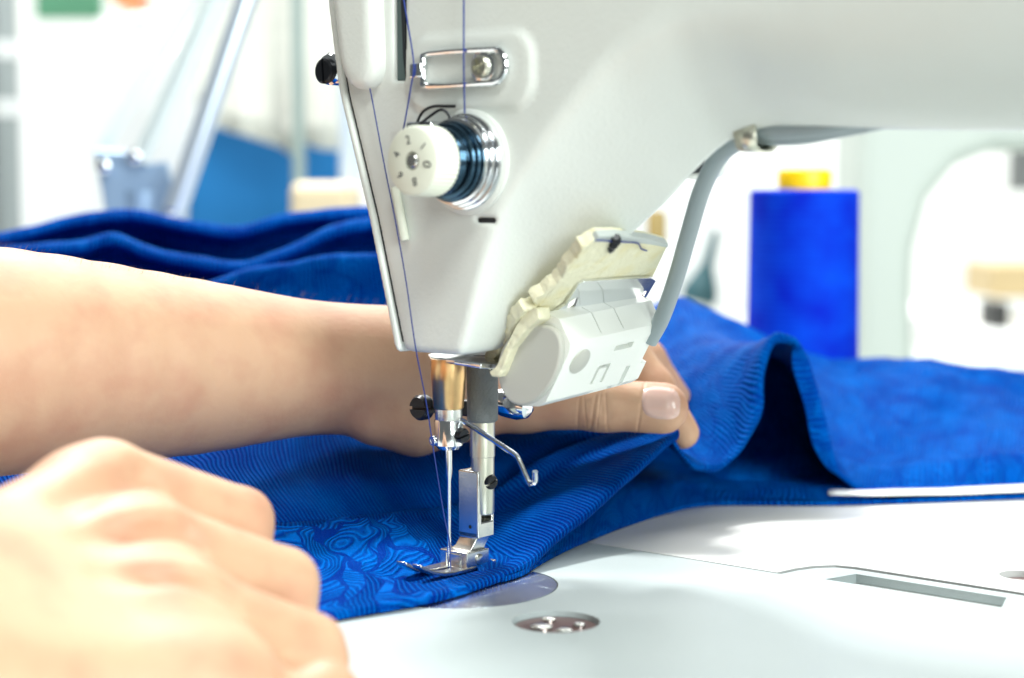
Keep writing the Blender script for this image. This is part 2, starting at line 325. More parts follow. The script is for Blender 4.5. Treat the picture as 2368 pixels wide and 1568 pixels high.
mesh('face_gap_shade', [( -40 if 0 else tab(z, uL) + 2.25, v, z) for z in (70, 105, 142, 168, 212) for v in (-13.9, 40)] + [(tab(z, uL) + 2.85, v, z) for z in (70, 105, 142, 168, 212) for v in (-13.9, 40)],  # dark sheet painting the shade in the gap behind the face plate
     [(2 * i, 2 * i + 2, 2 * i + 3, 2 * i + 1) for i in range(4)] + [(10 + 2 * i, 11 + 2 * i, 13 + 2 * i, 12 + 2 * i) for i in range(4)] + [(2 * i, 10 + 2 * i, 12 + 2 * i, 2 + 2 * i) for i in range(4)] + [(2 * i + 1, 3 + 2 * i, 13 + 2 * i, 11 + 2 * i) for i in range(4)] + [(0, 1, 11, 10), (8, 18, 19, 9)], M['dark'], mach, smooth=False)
tR, tBm = atv(890, 100, -15), atv(835, 206, -19)
def takeup(X, Y, Z):
    L_ = tab(Z, uL) - 0.3 + 5.6
    F = smax(L_ - X, X - tR[0] - (Z - 155) * -.04, 6.0); F = smax(F, tBm[2] - 0.6 - Z, 9.0); F = smax(F, -20 - Y, 4.0); F = smax(F, Y + 13, .5); return smax(F, Z - 212, 3)
vs, fs = snet(takeup, (-40, -23, 135), (10, -11, 215), 0.7); mesh('take_up_cover', vs, fs, M['cast'], mach, sharp=0)
bev(mesh('slot_shade', *box(SLOT[0] - SLOT[1] + .05, SLOT[0] + SLOT[1] - .05, -13.2, -3, SLOT[2] + .1, 212), pm('slot_shade_grey', (0.10, 0.15, 0.15), .5), mach, smooth=False), .2)  # dark filler, the shade inside the white slot put into its colour
bev(mesh('take_up_lever', *prism([(SLOT[0] + SLOT[1] - .3, -14.6, SLOT[2] + .6), (SLOT[0] + SLOT[1] - 1.2, -14.6, SLOT[2] + 6), (SLOT[0] + SLOT[1] - 2.0, -14.6, SLOT[2] + 22), (SLOT[0] + SLOT[1] - 1.6, -14.6, 212), (SLOT[0] + SLOT[1] - .3, -14.6, 212)], (0, 1.3, 0)), M['dark'], mach, smooth=False), .2)
# column at the far end of the arm, standing on the bed
bev(mesh('column', *box(272, 328, -46, 52, 0.2, 196), M['cast'], mach), 10, 5)
# bed, with pockets for the plate and the cover
bed = mesh('bed', *box(BU0, BU1, BV0, BV1, -38, 0), M['enamel_bed'], mach, smooth=False)
def plate_poly(gr):
    pts = []; cu, cv, r1 = 12.0, -5.5, 25.0 + gr
    for i in range(25):
        th = R(-90 + 180 * i / 24); pts.append((cu + r1 * math.cos(th) * 0.97, cv + (27.5 + gr) * math.sin(th)))
    return pts + [(-14 - gr, 22 + gr), (-14 - gr, -33 - gr)]
dsk = atz(1285, 1437)
cut(bed, [prism([(a, b, -2.2) for a, b in plate_poly(0.45)], (0, 0, 5)), lathe((dsk[0], dsk[1], -3.0), (0, 0, 1), [(0, 11.6), (6, 11.6)], 64)])
mesh('plate_gap_shade', *prism([(a, b, -2.18) for a, b in plate_poly(0.4)], (0, 0, 1.8)), M['dark'], mach, smooth=False)  # dark layer painting the shade in the gap round the needle plate
npl = mesh('needle_plate', *prism([(a, b, -2.1) for a, b in plate_poly(0)], (0, 0, 2.1)), M['plate'], mach, smooth=False)
cut(npl, [box(-3, -1.2, -10, 14, -1, 2), box(1.2, 3, -10, 14, -1, 2)] + [box(g, g + .16, -31, 21, -0.12, 1) for g in (9.5, 14, 18.5, 23)] + [box(8, 34, g, g + .14, -0.10, 1) for g in (-22, 8)])
bev(npl, .15, 2)
cov = mesh('bobbin_cover', *lathe((dsk[0], dsk[1], -2.95), (0, 0, 1), [(0, 11.2), (1.3, 11.2), (1.6, 10.9)], 64), M['bronze'], mach)
for a, b, r_ in ((-5.2, 3.4, 1.9), (4.6, 4.0, 1.6), (-1.8, -3.8, 3.0), (5.2, -3.2, 2.2)):
    mesh('cover_stud', *lathe((dsk[0] + a, dsk[1] + b, -1.4), (0, 0, 1), [(0, r_), (.7, r_), (1.1, r_ * .6)], 24), M['steel'], cov)

# --- tension assembly (axis towards the operator)
T0 = np.array([21.3, -14.6, 120.6]); AX = (0, -1, 0)
mesh('tension_seat', *lathe(T0, AX, [(0, 14.4), (1.2, 14.4), (1.6, 13.8)], 64), M['cast'], mach)
for k, (t, r_, mt) in enumerate([(1.7, 13.2, 'chrome'), (3.6, 12.5, 'chrome'), (5.5, 11.9, 'chrome'), (7.4, 11.0, 'blueblack'), (9.0, 10.4, 'blueblack')]):
    mesh('tension_disc', *lathe(T0, AX, [(t, r_ - 1.6), (t + .2, r_ - .25), (t + .7, r_), (t + 1.2, r_ - .25), (t + 1.55, r_ - 1.4), (t + 1.6, 5)], 64), M[mt], mach)
mesh('tension_spring', *tube([T0 + np.array([8.6 * math.cos(a), -10.8 - 3.4 * a / (6 * math.pi), 8.6 * math.sin(a)]) for a in np.linspace(0, 6 * math.pi, 110)], 0.55, 8), M['blueblack'], mach)
mesh('tension_post', *lathe(T0, AX, [(0, 6.4), (13.5, 6.4)], 32), M['blueblack'], mach)
kp = []; nrib = 44
K0, K1 = 14.3, 23.2
kb = bmesh.new()
def knob():
    v, f = [], []; n = nrib * 4
    prof = [(K0, 8.6, 0), (K0 + .4, 9.5, 1), (K1 - 1.2, 9.35, 1), (K1 - .35, 9.0, .3), (K1, 8.4, 0)]
    for t, r_, a in prof:
        for i in range(n):
            th = 2 * math.pi * i / n; rr = r_ - 0.33 * a * (1 if i % 4 in (0,) else (.45 if i % 4 in (1, 3) else 0))
            v.append(T0 + np.array([rr * math.cos(th), -t, rr * math.sin(th)]))
    for k in range(len(prof) - 1):
        for i in range(n): f.append((k * n + i, k * n + (i + 1) % n, (k + 1) * n + (i + 1) % n, (k + 1) * n + i))
    f.append(tuple(range(n))); m = (len(prof) - 1) * n
    hole = []
    for rr, t in ((2.5, K1 - .12), (2.3, K1 - 1.8)):
        hole.append([len(v) + i for i in range(n)]); 
        for i in range(n): th = 2 * math.pi * i / n; v.append(T0 + np.array([rr * math.cos(th), -t, rr * math.sin(th)]))
    for i in range(n):
        j = (i + 1) % n; f.append((m + i, m + j, hole[0][j], hole[0][i])); f.append((hole[0][i], hole[0][j], hole[1][j], hole[1][i]))
    f.append(tuple(hole[1])); return v, f
kn = mesh('tension_knob', *knob(), M['ivory'], mach, sharp=40)
mesh('spindle', *lathe(T0 + np.array([0, -K1 + 1.9, 0]), AX, [(0, 2.0), (1.6, 2.0), (2.0, 1.6)], 28), M['steel'], kn)
# printed numerals round the dial
def numeral(ch, ang, size):
    cu = bpy.data.curves.new('numeral', 'FONT'); cu.body = ch; cu.size = size; cu.align_x = 'CENTER'; cu.align_y = 'CENTER'; cu.extrude = 0.04
    t = bpy.data.objects.new('numeral', cu); COL.objects.link(t); bpy.context.view_layer.update()
    me = bpy.data.meshes.new_from_object(t.evaluated_get(bpy.context.evaluated_depsgraph_get())); bpy.data.objects.remove(t, do_unlink=True)
    p = np.zeros(len(me.vertices) * 3); me.vertices.foreach_get('co', p); p = p.reshape(-1, 3)
    c, s = math.cos(ang - math.pi / 2), math.sin(ang - math.pi / 2)
    q = np.stack([T0[0] + 5.5 * math.cos(ang) + p[:, 0] * c - p[:, 1] * s, T0[1] - K1 - .03 - p[:, 2], T0[2] + 5.5 * math.sin(ang) + p[:, 0] * s + p[:, 1] * c], 1) * .001
    me.vertices.foreach_set('co', q.ravel()); me.materials.append(M['print']); ob = bpy.data.objects.new('numeral', me); COL.objects.link(ob); ob.parent = kn
for i, (ch, sz) in enumerate((('2', 3.3), ('1', 3.3), ('0', 4.0), ('8', 3.3), ('6', 3.0), ('4', 3.0))):
    numeral(ch, R(102 - 60 * i + (8 if i in (2,) else 0)), sz)
# check spring wire over the discs
g = lambda x, y, v: atv(x, y, v)
mesh('check_spring', *tube(crs([g(958, 300, -19), g(975, 262, -18.5), g(1000, 247, -18), g(1035, 246, -17.5), g(1052, 246, -17)], 8), .42, 8), M['black'], mach)
mesh('check_spring', *tube(crs([g(960, 296, -20), g(990, 272, -20), g(1018, 254, -19), g(1034, 262, -18), g(1042, 280, -17)], 8), .42, 8), M['black'], mach)
bev(mesh('spring_block', *box(*(lambda a, b: (a[0], b[0], -19.5, -14, b[2], a[2]))(g(950, 282, -17), g(1010, 312, -17))), M['chrome'], mach), .9)
bev(mesh('nick_shade', *box(NICK[0] - 2.9, NICK[0] + 2.9, -14.4, -13.4, NICK[2] - .7, NICK[2] + .7), M['dark'], mach, smooth=False), .05)  # dark box painting the shade at the bottom of the nick
mk = g(1158, 382, -15.4); mesh('index_mark', *box(mk[0] - 1, mk[0] + 1, -15.5, -14.5, mk[2] - .35, mk[2] + .35), M['print'], mach, smooth=False)

# --- upper thread guide on the pad
tg = [g(x, y, -17.6) for x, y in ((985, 120), (1150, 122), (1160, 196), (990, 194))]
gu0, gu1, gz0, gz1 = g(978, 158, -17.6)[0], g(1168, 158, -17.6)[0], g(1060, 196, -17.6)[2], g(1060, 120, -17.6)[2]
gr = (gz1 - gz0) / 2; zc = (gz0 + gz1) / 2
ringp = [(gu1 - gr + gr * math.cos(a), -17.4, zc + gr * math.sin(a)) for a in np.linspace(-math.pi / 2, math.pi / 2, 15)] + [(gu0 + 2.2, -17.4, gz1), (gu0, -17.4, gz1 - 2.2), (gu0, -17.4, gz0 + 2.2), (gu0 + 2.2, -17.4, gz0)]
tgo = mesh('thread_guide', *tube(crs(ringp + [ringp[0]], 3)[:-1], .95, 10, True), M['chrome'], mach)
h0 = g(950, 158, -18); bev(mesh('hook', *box(h0[0], gu0 + .3, -19, -16.8, zc - 2.1, zc + 2.1), M['chrome'], tgo), .6)
scp = g(1112, 160, -18); 
def screw(name, p, ax, r_, hgt, mat, par, slots=1, slotdir=0.3):
    s = mesh(name, *lathe(p, ax, [(0, r_), (hgt * .7, r_), (hgt, r_ * .82)], 36), M[mat], par)
    a_, b_, c_ = frame(ax); cs = []
    for k in range(slots):
        th = slotdir + k * math.pi / 2; d1 = b_ * math.cos(th) + c_ * math.sin(th); d2 = np.cross(a_, d1); q0 = np.asarray(p) + a_ * hgt * .45
        L_ = r_ * (1.3 if slots == 1 else .62); w_ = r_ * .13 if slots == 1 else r_ * .17
        cs.append(prism([q0 + d1 * L_ + d2 * w_, q0 - d1 * L_ + d2 * w_, q0 - d1 * L_ - d2 * w_, q0 + d1 * L_ - d2 * w_], a_ * hgt))
    for c in cs: cut(s, c)
    return s
mesh('washer', *lathe((scp[0], -16.6, zc), AX, [(0, 4.2), (.9, 4.2), (1.1, 3.9)], 36), M['chrome'], tgo)
screw('guide_screw', (scp[0], -17.4, zc), AX, 3.1, 1.8, 'nickel', tgo, 2)
# face plate thumb screw on the left
p = g(757, 163, -15); q = screw('thumb_screw', (p[0] - .9, -14.6, p[2] - .2), AX, 3.7, 1.5, 'black', mach, 1, 1.65)
mesh('thumb_screw_collar', *lathe((p[0] - .3, -8.0, p[2] + .5), AX, [(-8, 4.2), (0, 4.7), (5.8, 4.7), (6.6, 4.1)], 36), M['chrome'], mach)
# slim white thread retainer below the knob
a, b = g(913, 432, -16.6), g(936, 556, -16.6)
mesh('thread_retainer', *tube([a, a * .97 + b * .03, b * .97 + a * .03, b], [.9, 1.35, 1.35, 1.1], 14), M['ivory'], mach)

# --- needle bar, clamp, needle
mesh('needle_bushing', *lathe((0, 0, 49.8), (0, 0, 1), [(0, 4.1), (.5, 4.45), (8.4, 5.0), (8.7, 5.15), (14.6, 5.15)], 48), M['brass'], mach)
mesh('needle_bar', *lathe((0, 0, 46.4), (0, 0, 1), [(0, 3.9), (.3, 4.0), (6, 4.0)], 40), M['steel'], mach)
clamp = mesh('needle_clamp', *lathe((0, 0, 38.0), (0, 0, 1), [(0, 3.0), (1.2, 4.1), (8.2, 4.25), (8.7, 4.0)], 40), M['chrome'], mach)
bev(mesh('thread_eyelet', *lathe((-2.6, -3.2, 40.6), (-.3, -1, 0), [(0, 1.5), (1.0, 1.5), (1.0, .8), (.3, .75)], 24), M['chrome'], clamp), .15)
screw('clamp_screw', (3.2, .6, 42.4), (1, -.25, 0), 2.2, 3.4, 'black', clamp)
nd_ = mesh('needle', *lathe((0, 0, 0), (0, 0, -1), [(-39, 1.02), (-31, 1.02), (-28.5, .62), (-8, .55), (-5.4, .5), (-2.2, .38), (.6, .06)], 20), M['chrome'], mach)
p = g(977, 942, 3); q = screw('bracket_screw', (p[0], 4, p[2]), AX, 3.8, 3.4, 'black', mach, 1, 0.05)
mesh('bracket_stud', *lathe((p[0], 12.5, p[2]), AX, [(0, 2.2), (9, 2.2)], 20), M['black'], mach)
bev(mesh('bracket_arm', *box(p[0] - 1, 1, 9, 12.4, p[2] - 2.4, p[2] + 2.4), M['black'], mach), .6)
# guard plate under the head
gp = [g(988, 830, 1), g(996, 838, -2), g(1050, 843, -5.6), g(1112, 853, -3), g(1156, 855, 5), (15, 17, 63.4), (-5, 16, 65)]
bev(mesh('guard_plate', *prism(gp, (0, 0, 1.5)), M['chrome'], mach), .5)
# presser bar
mesh('presser_bushing', *lathe((2.6, 12, 45.0), (0, 0, 1), [(0, 3.9), (.6, 4.55), (20, 4.75)], 48), M['grey_rubber'], mach)
pb = mesh('presser_bar', *lathe((2.6, 12, 17.6), (0, 0, 1), [(0, 3.1), (.6, 3.45), (17, 3.55), (17.2, 3.75), (29, 3.75)], 48), M['nickel'], mach)
cut(pb, box(-3, .4, 6, 18, 16, 33.5))
kl = g(1190, 940, 26)
mesh('lifter_lever', *lathe((kl[0] - 4, 26, kl[2] + 1), (1, .2, -.12), [(-6, 2.6), (0, 4.4), (5, 4.6), (8, 3.6), (9.5, 1.4)], 32), M['chrome'], mach)
# wire finger guard
wp = [(3.4, 1, 46.8), g(1088, 984, 2), g(1140, 1018, 3), g(1188, 1050, 4), g(1200, 1066, 4), g(1215, 1100, 4), g(1224, 1117, 4), g(1233, 1117, 3), g(1237, 1108, 2), g(1237, 1090, 1)]
mesh('finger_guard', *tube(crs(wp, 6), .78, 10), M['chrome'], mach)
# presser foot
pf = empty('presser_foot', (0, 0, 0)); pf.parent = mach
sh = mesh('shank', *box(-3.6, 4.3, 8.0, 15.4, 10.6, 30.6), M['steel'], pf, smooth=False)
cut(sh, prism([(x, 9.7 + .0, z) for x, z in ((-1.6, 40), (-1.6, 17.5), (-.2, 15.4), (8, 15.4), (8, 40))], (0, 4.6, 0)))
bev(sh, .45, 3)
mesh('pin_hole', *lathe((1.2, 7.99, 14.0), (0, -1, 0), [(0, .55), (.06, .55)], 16), M['dark'], pf)
neck = [(-2.6, 8.4, 11.2), (3.4, 8.4, 11.2), (3.4, 14.6, 11.2), (-2.6, 14.6, 11.2)]
def loftq(secs):
    v, f = [], []
    for s in secs:
        u0, u1, v0, v1, z = s; v += [(u0, v0, z), (u1, v0, z), (u1, v1, z), (u0, v1, z)]
    for k in range(len(secs) - 1):
        for i in range(4): f.append((4 * k + i, 4 * k + (i + 1) % 4, 4 * k + 4 + (i + 1) % 4, 4 * k + 4 + i))
    f.append((3, 2, 1, 0)); m = 4 * (len(secs) - 1); f.append((m, m + 1, m + 2, m + 3)); return v, f
bev(mesh('neck', *loftq([(-3.6, 4.3, 8.0, 15.4, 12.5), (-3.2, 3.6, 8.0, 14.2, 10.5), (-3.6, 3.4, 6.6, 12.6, 8.4), (-4.4, 3.6, 4.4, 11.6, 6.9), (-4.4, 3.6, 3.6, 11.6, 6.2)]), M['steel'], pf), .5)
hb = mesh('hinge_block', *box(-5.4, 5.3, 1.9, 11.8, 2.6, 7.6), M['steel'], pf, smooth=False)
cut(hb, box(-2.8, 3.0, 1, 2.5, 1, 6.7)); bev(hb, .5, 3)
mesh('hinge_pin', *lathe((5.2, 7.4, 5.0), (1, 0, 0), [(0, 1.6), (.45, 1.6), (.6, 1.3)], 28), M['steel'], pf)
sole = []; 
prof = [(-17, 6.0), (-15, 5.0), (-12, 3.5), (-8, 2.4), (-4, 2.0), (6, 2.0), (12, 2.1), (15, 2.5)]
sv, sf = [], []
for v_, z_ in prof:
    hw = 6.2 if v_ > -13 else 5.2
    sv += [(-hw, v_, z_), (hw - .6, v_, z_), (hw - .6, v_, z_ + 1.2), (-hw, v_, z_ + 1.2)]
for k in range(len(prof) - 1):
    for i in range(4): sf.append((4 * k + i, 4 * k + (i + 1) % 4, 4 * k + 4 + (i + 1) % 4, 4 * k + 4 + i))
sf += [(3, 2, 1, 0), tuple(4 * (len(prof) - 1) + i for i in range(4))]
so = mesh('sole', sv, sf, M['steel'], pf, smooth=False)
cut(so, [box(-1.1, 1.1, -30, 1.2, -2, 12)]); bev(so, .3, 2)
screw('foot_screw', (4.2, 12.2, 27.4), (1, -.15, 0), 2.3, 2.6, 'black', pf, 1, .4)
# cable bracket on the back of the arm
bk = [mc(at(x, y, 568)) for x, y in ((1572, 408), (1590, 350), (1660, 318), (1652, 395), (1638, 410), (1600, 416))]
ab = mesh('access_bracket', *prism(bk, V_ if False else (0, 8, 0)), M['cast'], mach, smooth=False); bev(ab, 1)
hk = [mc(at(x, y, 566.5)) for x, y in ((1578, 402), (1600, 372), (1628, 350), (1626, 385), (1618, 400))]
mesh('bracket_window', *prism(hk, (0, 1.0, 0)), M['dark'], mach, smooth=False)

# ================================================================== MACHINE LAMP (stuck on the head with foam tape)
vc = 4.0
prof_px = [(1262, 722), (1292, 738), (1318, 793), (1316, 814), (1262, 930), (1246, 940), (1215, 939), (1185, 921), (1165, 888), (1157, 848), (1166, 806), (1192, 766), (1228, 734)]
cap_px = [(1255, 748), (1285, 754), (1304, 776), (1308, 812), (1297, 858), (1274, 899), (1246, 926), (1216, 935), (1187, 923), (1168, 892), (1161, 850), (1171, 806), (1197, 769), (1226, 752)]
prof3 = [atv(x, y, vc) for x, y in prof_px]; cen = np.mean(prof3, 0)
LV = np.array([0.6, 43.0, 3.2])
lamp = empty('clip_on_lamp', wc(cen), -ANG, label='small ivory work lamp taped to the right side of the machine head', cat='lamp')
def ml(p): return np.asarray(p, float) - cen
body = mesh('housing', *prism([ml(p) for p in prof3], LV), M['lamp'], lamp, smooth=False)
Bp, Cp, Ap = ml(atv(1318, 800, vc)), ml(atv(1254, 938, vc)), ml(atv(1268, 722, vc))
fn = np.cross(Cp - Bp, LV); fn /= np.linalg.norm(fn); fn = fn if fn[0] > 0 else -fn
tn = np.cross(LV, Ap - Bp); tn /= np.linalg.norm(tn); tn = tn if tn[2] > 0 else -tn
def onf(s, t): return Bp + (Cp - Bp) * s + LV * t
def slot(s0, s1, t0, t1, dep): return prism([onf(s0, t0) - fn * dep, onf(s1, t0) - fn * dep, onf(s1, t1) - fn * dep, onf(s0, t1) - fn * dep], fn * (dep + 2))
cs = [slot(.16, .26, .52, .72, 1.2), slot(.50, .80, .42, .45, .7), slot(.48, .54, .43, .56, .7), slot(.50, .80, .53, .56, .7), slot(.62, 1.05, .77, .82, .8), slot(.94, 1.1, .5, .72, 1.0), slot(.12, .62, .93, 1.05, 1.5)]
for t_ in (.34, .58):
    q0, q1 = Ap + LV * t_, Bp + LV * (t_ - .0) + (Ap - Bp) * .12
    cs.append(prism([q0 + LV * .004 - tn * .35 + (Ap - Bp) * .2, q0 - LV * .004 - tn * .35 + (Ap - Bp) * .2, q1 - LV * .004 - tn * .35, q1 + LV * .004 - tn * .35], tn * 3))
for c in cs: cut(body, c)
bev(body, .7, 3, 34)
bpos = onf(.30, .17)
rec = mesh('button', *lathe(bpos - fn * .2, fn, [(0, 4.0), (1.0, 4.0), (1.2, 3.7)], 40), M['lampcap'], lamp)
cc = np.mean([ml(p) for p in prof3], 0)
capp = [ml(atv(x, y, vc)) for x, y in cap_px]
capr = crs(capp + [capp[0]], 4)[:-1]
bev(mesh('end_cap', *prism(capr, (0, -2.4, -.2)), M['lampcap'], lamp), .7, 3, 50)
# foam tape and metal bracket lie on a plane along the head's slope
sd = np.array([.79, 0, .61]); pn = np.cross(V @ np.array([[1, 0, 0], [0, 1, 0], [0, 0, 1]]) * 0 + np.array([0, 1., 0]), sd); pn /= np.linalg.norm(pn); pn = pn if pn[0] > 0 else -pn
P0 = atv(1262, 722, vc) - pn * 0.3
br = [ml(atplane(x, y, P0, pn)) for x, y in ((1262, 735), (1308, 706), (1338, 658), (1352, 651), (1505, 643), (1516, 650), (1484, 704), (1478, 722))]
bo = mesh('bracket', *prism(br, pn * -.9), M['chrome'], lamp, smooth=False)
def bslot(x0, y0, x1, y1, r_):
    a, b = ml(atplane(x0, y0, P0, pn)), ml(atplane(x1, y1, P0, pn)); d = b - a; d /= np.linalg.norm(d); e = np.cross(pn, d)
    pts = [b + r_ * (d * math.sin(t) + e * math.cos(t)) for t in np.linspace(0, math.pi, 9)] + [a - r_ * (d * math.sin(t) + e * math.cos(t)) for t in np.linspace(0, math.pi, 9)]
    return prism([q - pn * 3 for q in pts], pn * 6)
cut(bo, [bslot(1320, 712, 1326, 696, 1.5), bslot(1474, 700, 1484, 680, 1.5)])
bev(bo, .2, 2)
def torn(px):
    p = [mc(N0) * 0 + atplane(x, y, P0 - pn * 1.2, pn) for x, y in px]; out = []
    for i in range(len(p)):
        a, b = p[i], p[(i + 1) % len(p)]; n = max(1, int(np.linalg.norm(b - a) / 1.2))
        for k in range(n): out.append(ml(a + (b - a) * k / n + rng.normal(0, .16, 3) * (np.array([1, 1, 1]) if px[i][0] < 1370 else 0)))
    return out
fp = [(1135, 868), (1128, 860), (1150, 815), (1172, 780), (1196, 735), (1212, 716), (1240, 708), (1232, 696), (1252, 682), (1285, 655), (1300, 640), (1312, 618), (1330, 600), (1346, 572), (1385, 549), (1430, 548), (1500, 556), (1544, 567), (1538, 580), (1505, 650), (1400, 660), (1330, 690), (1270, 730), (1240, 740), (1205, 790), (1162, 866), (1150, 874)]
foam = mesh('foam_tape', *prism(torn(fp), pn * -3.4), M['foam'], lamp, smooth=False); bev(foam, .35, 2, 60)
fs_ = [ml(atv(x, y, -1.5)) for x, y in ((1243, 712), (1226, 711), (1212, 724), (1192, 752), (1166, 806), (1146, 846), (1129, 860), (1136, 870), (1152, 873), (1160, 862), (1182, 806), (1220, 760), (1246, 738))]
bev(mesh('foam_strip', *prism([q_ + rng.normal(0, .12, 3) for q_ in fs_], (0, 5.5, 0)), M['foam'], lamp, smooth=False), .5, 2, 50)
ft = [ml(atplane(x, y, P0 - pn * 1.0, pn)) for x, y in ((1372, 560), (1386, 547), (1430, 545), (1500, 553), (1545, 565), (1544, 574), (1500, 566), (1430, 559))]
bev(mesh('tape_backing', *prism(ft, pn * -2.2), M['foamgrey'], lamp, smooth=False), .3)
sm = [ml(atplane(x, y, P0 - pn * .6, pn)) for x, y in ((1424, 548), (1421, 560), (1415, 572), (1410, 584))]
mesh('lint', *tube(crs(sm, 4), [.9, 1.5, 1.2, 1.7, 1.2, .9, 1.4, 1.1, .9, 1.1, .8, .7, .4], 8), M['black'], lamp)
tt = [ml(atplane(x, y, P0 - pn * .5, pn)) for x, y in ((1378, 556), (1440, 560), (1474, 563), (1482, 575), (1495, 580))]
mesh('thread_scrap', *tube(crs(tt, 6), .22, 6), M['thread'], lamp)
# cable up to the arm, with its metal clip
zc_ = lambda x, y, v: ml(atv(x, y, v))
cab = crs([zc_(1500, 790, 44), zc_(1530, 735, 44), zc_(1562, 645, 40), zc_(1592, 540, 34), zc_(1622, 440, 28), zc_(1660, 365, 22), zc_(1705, 328, 18), zc_(1752, 316, 16), zc_(1850, 313, 15), zc_(1930, 299, 15), zc_(2010, 283, 15), zc_(2080, 268, 15)], 10)
mesh('cable', *tube(cab, 2.45, 16), M['cable'], lamp)
cab2 = crs([zc_(1715, 306, 13), zc_(1752, 301, 13), zc_(1830, 299, 13), zc_(1905, 291, 13), zc_(1990, 275, 13)], 10)
mesh('cable', *tube(cab2, 2.6, 16), M['cable'], lamp)
def clip():
    sec = []
    for k, (x0, y0) in enumerate(((1690, 309), (1744, 284))): pass
    v, f = [], []; prof = [(0, -1), (0, 0), (.05, .8), (.25, 1.0), (.5, 1.0), (.8, .9), (.95, .4), (.8, 0)]
    L0, L1 = zc_(1696, 318, 9.5), zc_(1750, 290, 9.5)
    outs = []
    for base, hgt in ((zc_(1697, 306, 9), zc_(1705, 344, 9)), (zc_(1748, 284, 9), zc_(1752, 345, 9))):
        up_ = (base - hgt); row = []
        for a, b in ((0, 1.05), (0, .5), (0, .15), (1.5, .02), (4, -.02), (7, .02), (9, .2), (9.5, .5), (8.6, .75)): row.append(hgt + up_ * b + np.array([0, a, 0]))
        outs.append(row)
    n = len(outs[0])
    v = outs[0] + outs[1]; f = [(i, i + 1, n + i + 1, n + i) for i in range(n - 1)]; return v, f
ck = mesh('cable_clip', *clip(), M['nickel'], lamp); sdm = ck.modifiers.new('solid', 'SOLIDIFY'); sdm.thickness = .0007

# ================================================================== SEWING THREAD
th = empty('sewing_thread', wc(np.array([0, -16, 160])), label='thin dark blue thread running down the machine head into the needle', cat='thread')
def strand(pts, r_=.2): return mesh('strand', *tube([wc(q) - wc(np.array([0, -16, 160])) for q in crs(pts, 6)], r_, 6), M['thread'], th)
strand([g(1072, -330, -16.2), g(1072, -30, -17), g(1072, 60, -18.2), g(1072, 158, -18.7), g(1074, 262, -17.6)], .26)
strand([g(900, -330, -16.2), g(930, -30, -17), g(940, 40, -17), g(956, 145, -19.2), g(950, 200, -19), g(938, 270, -18.4), g(930, 310, -18)], .24)
strand([g(855, 205, -18.2), g(862, 240, -17), g(888, 380, -16.6), g(906, 470, -17.8), g(923, 560, -17.8), g(940, 660, -16.6), g(960, 800, -15.6), g(985, 930, -8), g(1005, 1060, -4), g(1026, 1190, -1.4), g(1039, 1252, -.9), g(1041, 1300, -.8), g(1043, 1326, -.6)], .2)

# ================================================================== BLUE CLOTH
fab0 = at(1100, 1250, 540); fab0 = np.array([fab0[0], fab0[1], 0.])
fab = empty('blue_cloth', fab0, label='royal blue jacquard cloth being sewn, heaped in folds around the needle', cat='cloth')
def patch(name, rows, mat, nr=10, ncn=8, thick=1.1, wrinkle=.35, foot=False, uvoff=(0, 0)):
    R_ = [crs([at(*q) for q in row], ncn) for row in rows]; cols = list(zip(*R_)); G = np.array([crs(list(c), nr) for c in cols])        # [col, row, 3]
    nc, nr_ = G.shape[:2]
    du = np.linalg.norm(np.diff(G, axis=0), axis=2).mean(1); dv = np.linalg.norm(np.diff(G, axis=1), axis=2).mean(0)
    uu = np.concatenate([[0], np.cumsum(du)]); vv = np.concatenate([[0], np.cumsum(dv)])
    UV = np.stack(np.meshgrid(uu + uvoff[0], vv + uvoff[1], indexing='ij'), -1).reshape(-1, 2)
    if wrinkle:
        ph = rng.uniform(0, 6, 6)
        a = UV[:, 0].reshape(nc, nr_); b = UV[:, 1].reshape(nc, nr_)
        wz = np.sin(a * .21 + .6 * np.sin(b * .13 + ph[0]) + ph[1]) * .5 + np.sin(b * .27 + a * .11 + ph[2]) * .4 + np.sin(a * .47 - b * .33 + ph[3]) * .22
        G[:, :, 2] += wz * wrinkle
    if foot:                                                                # pressed flat under the presser foot
        d_ = G - N0; lu = d_ @ U; lv = d_ @ V
        far = np.hypot(np.maximum(np.abs(lu + .5) - 5.5, 0), np.maximum(np.abs(lv + 1) - 16, 0))
        G[:, :, 2] = np.minimum(G[:, :, 2], 1.0 + .42 * np.maximum(far - 1.0, 0))
    G[:, :, 2] = np.maximum(G[:, :, 2], .35 + thick * .5)
    f = [(i * nr_ + j, (i + 1) * nr_ + j, (i + 1) * nr_ + j + 1, i * nr_ + j + 1) for i in range(nc - 1) for j in range(nr_ - 1)]
    o = mesh(name, (G.reshape(-1, 3) - fab0), f, mat, fab, sharp=0, uv=UV)
    s = o.modifiers.new('solid', 'SOLIDIFY'); s.thickness = thick * .001; s.offset = 0
    return o
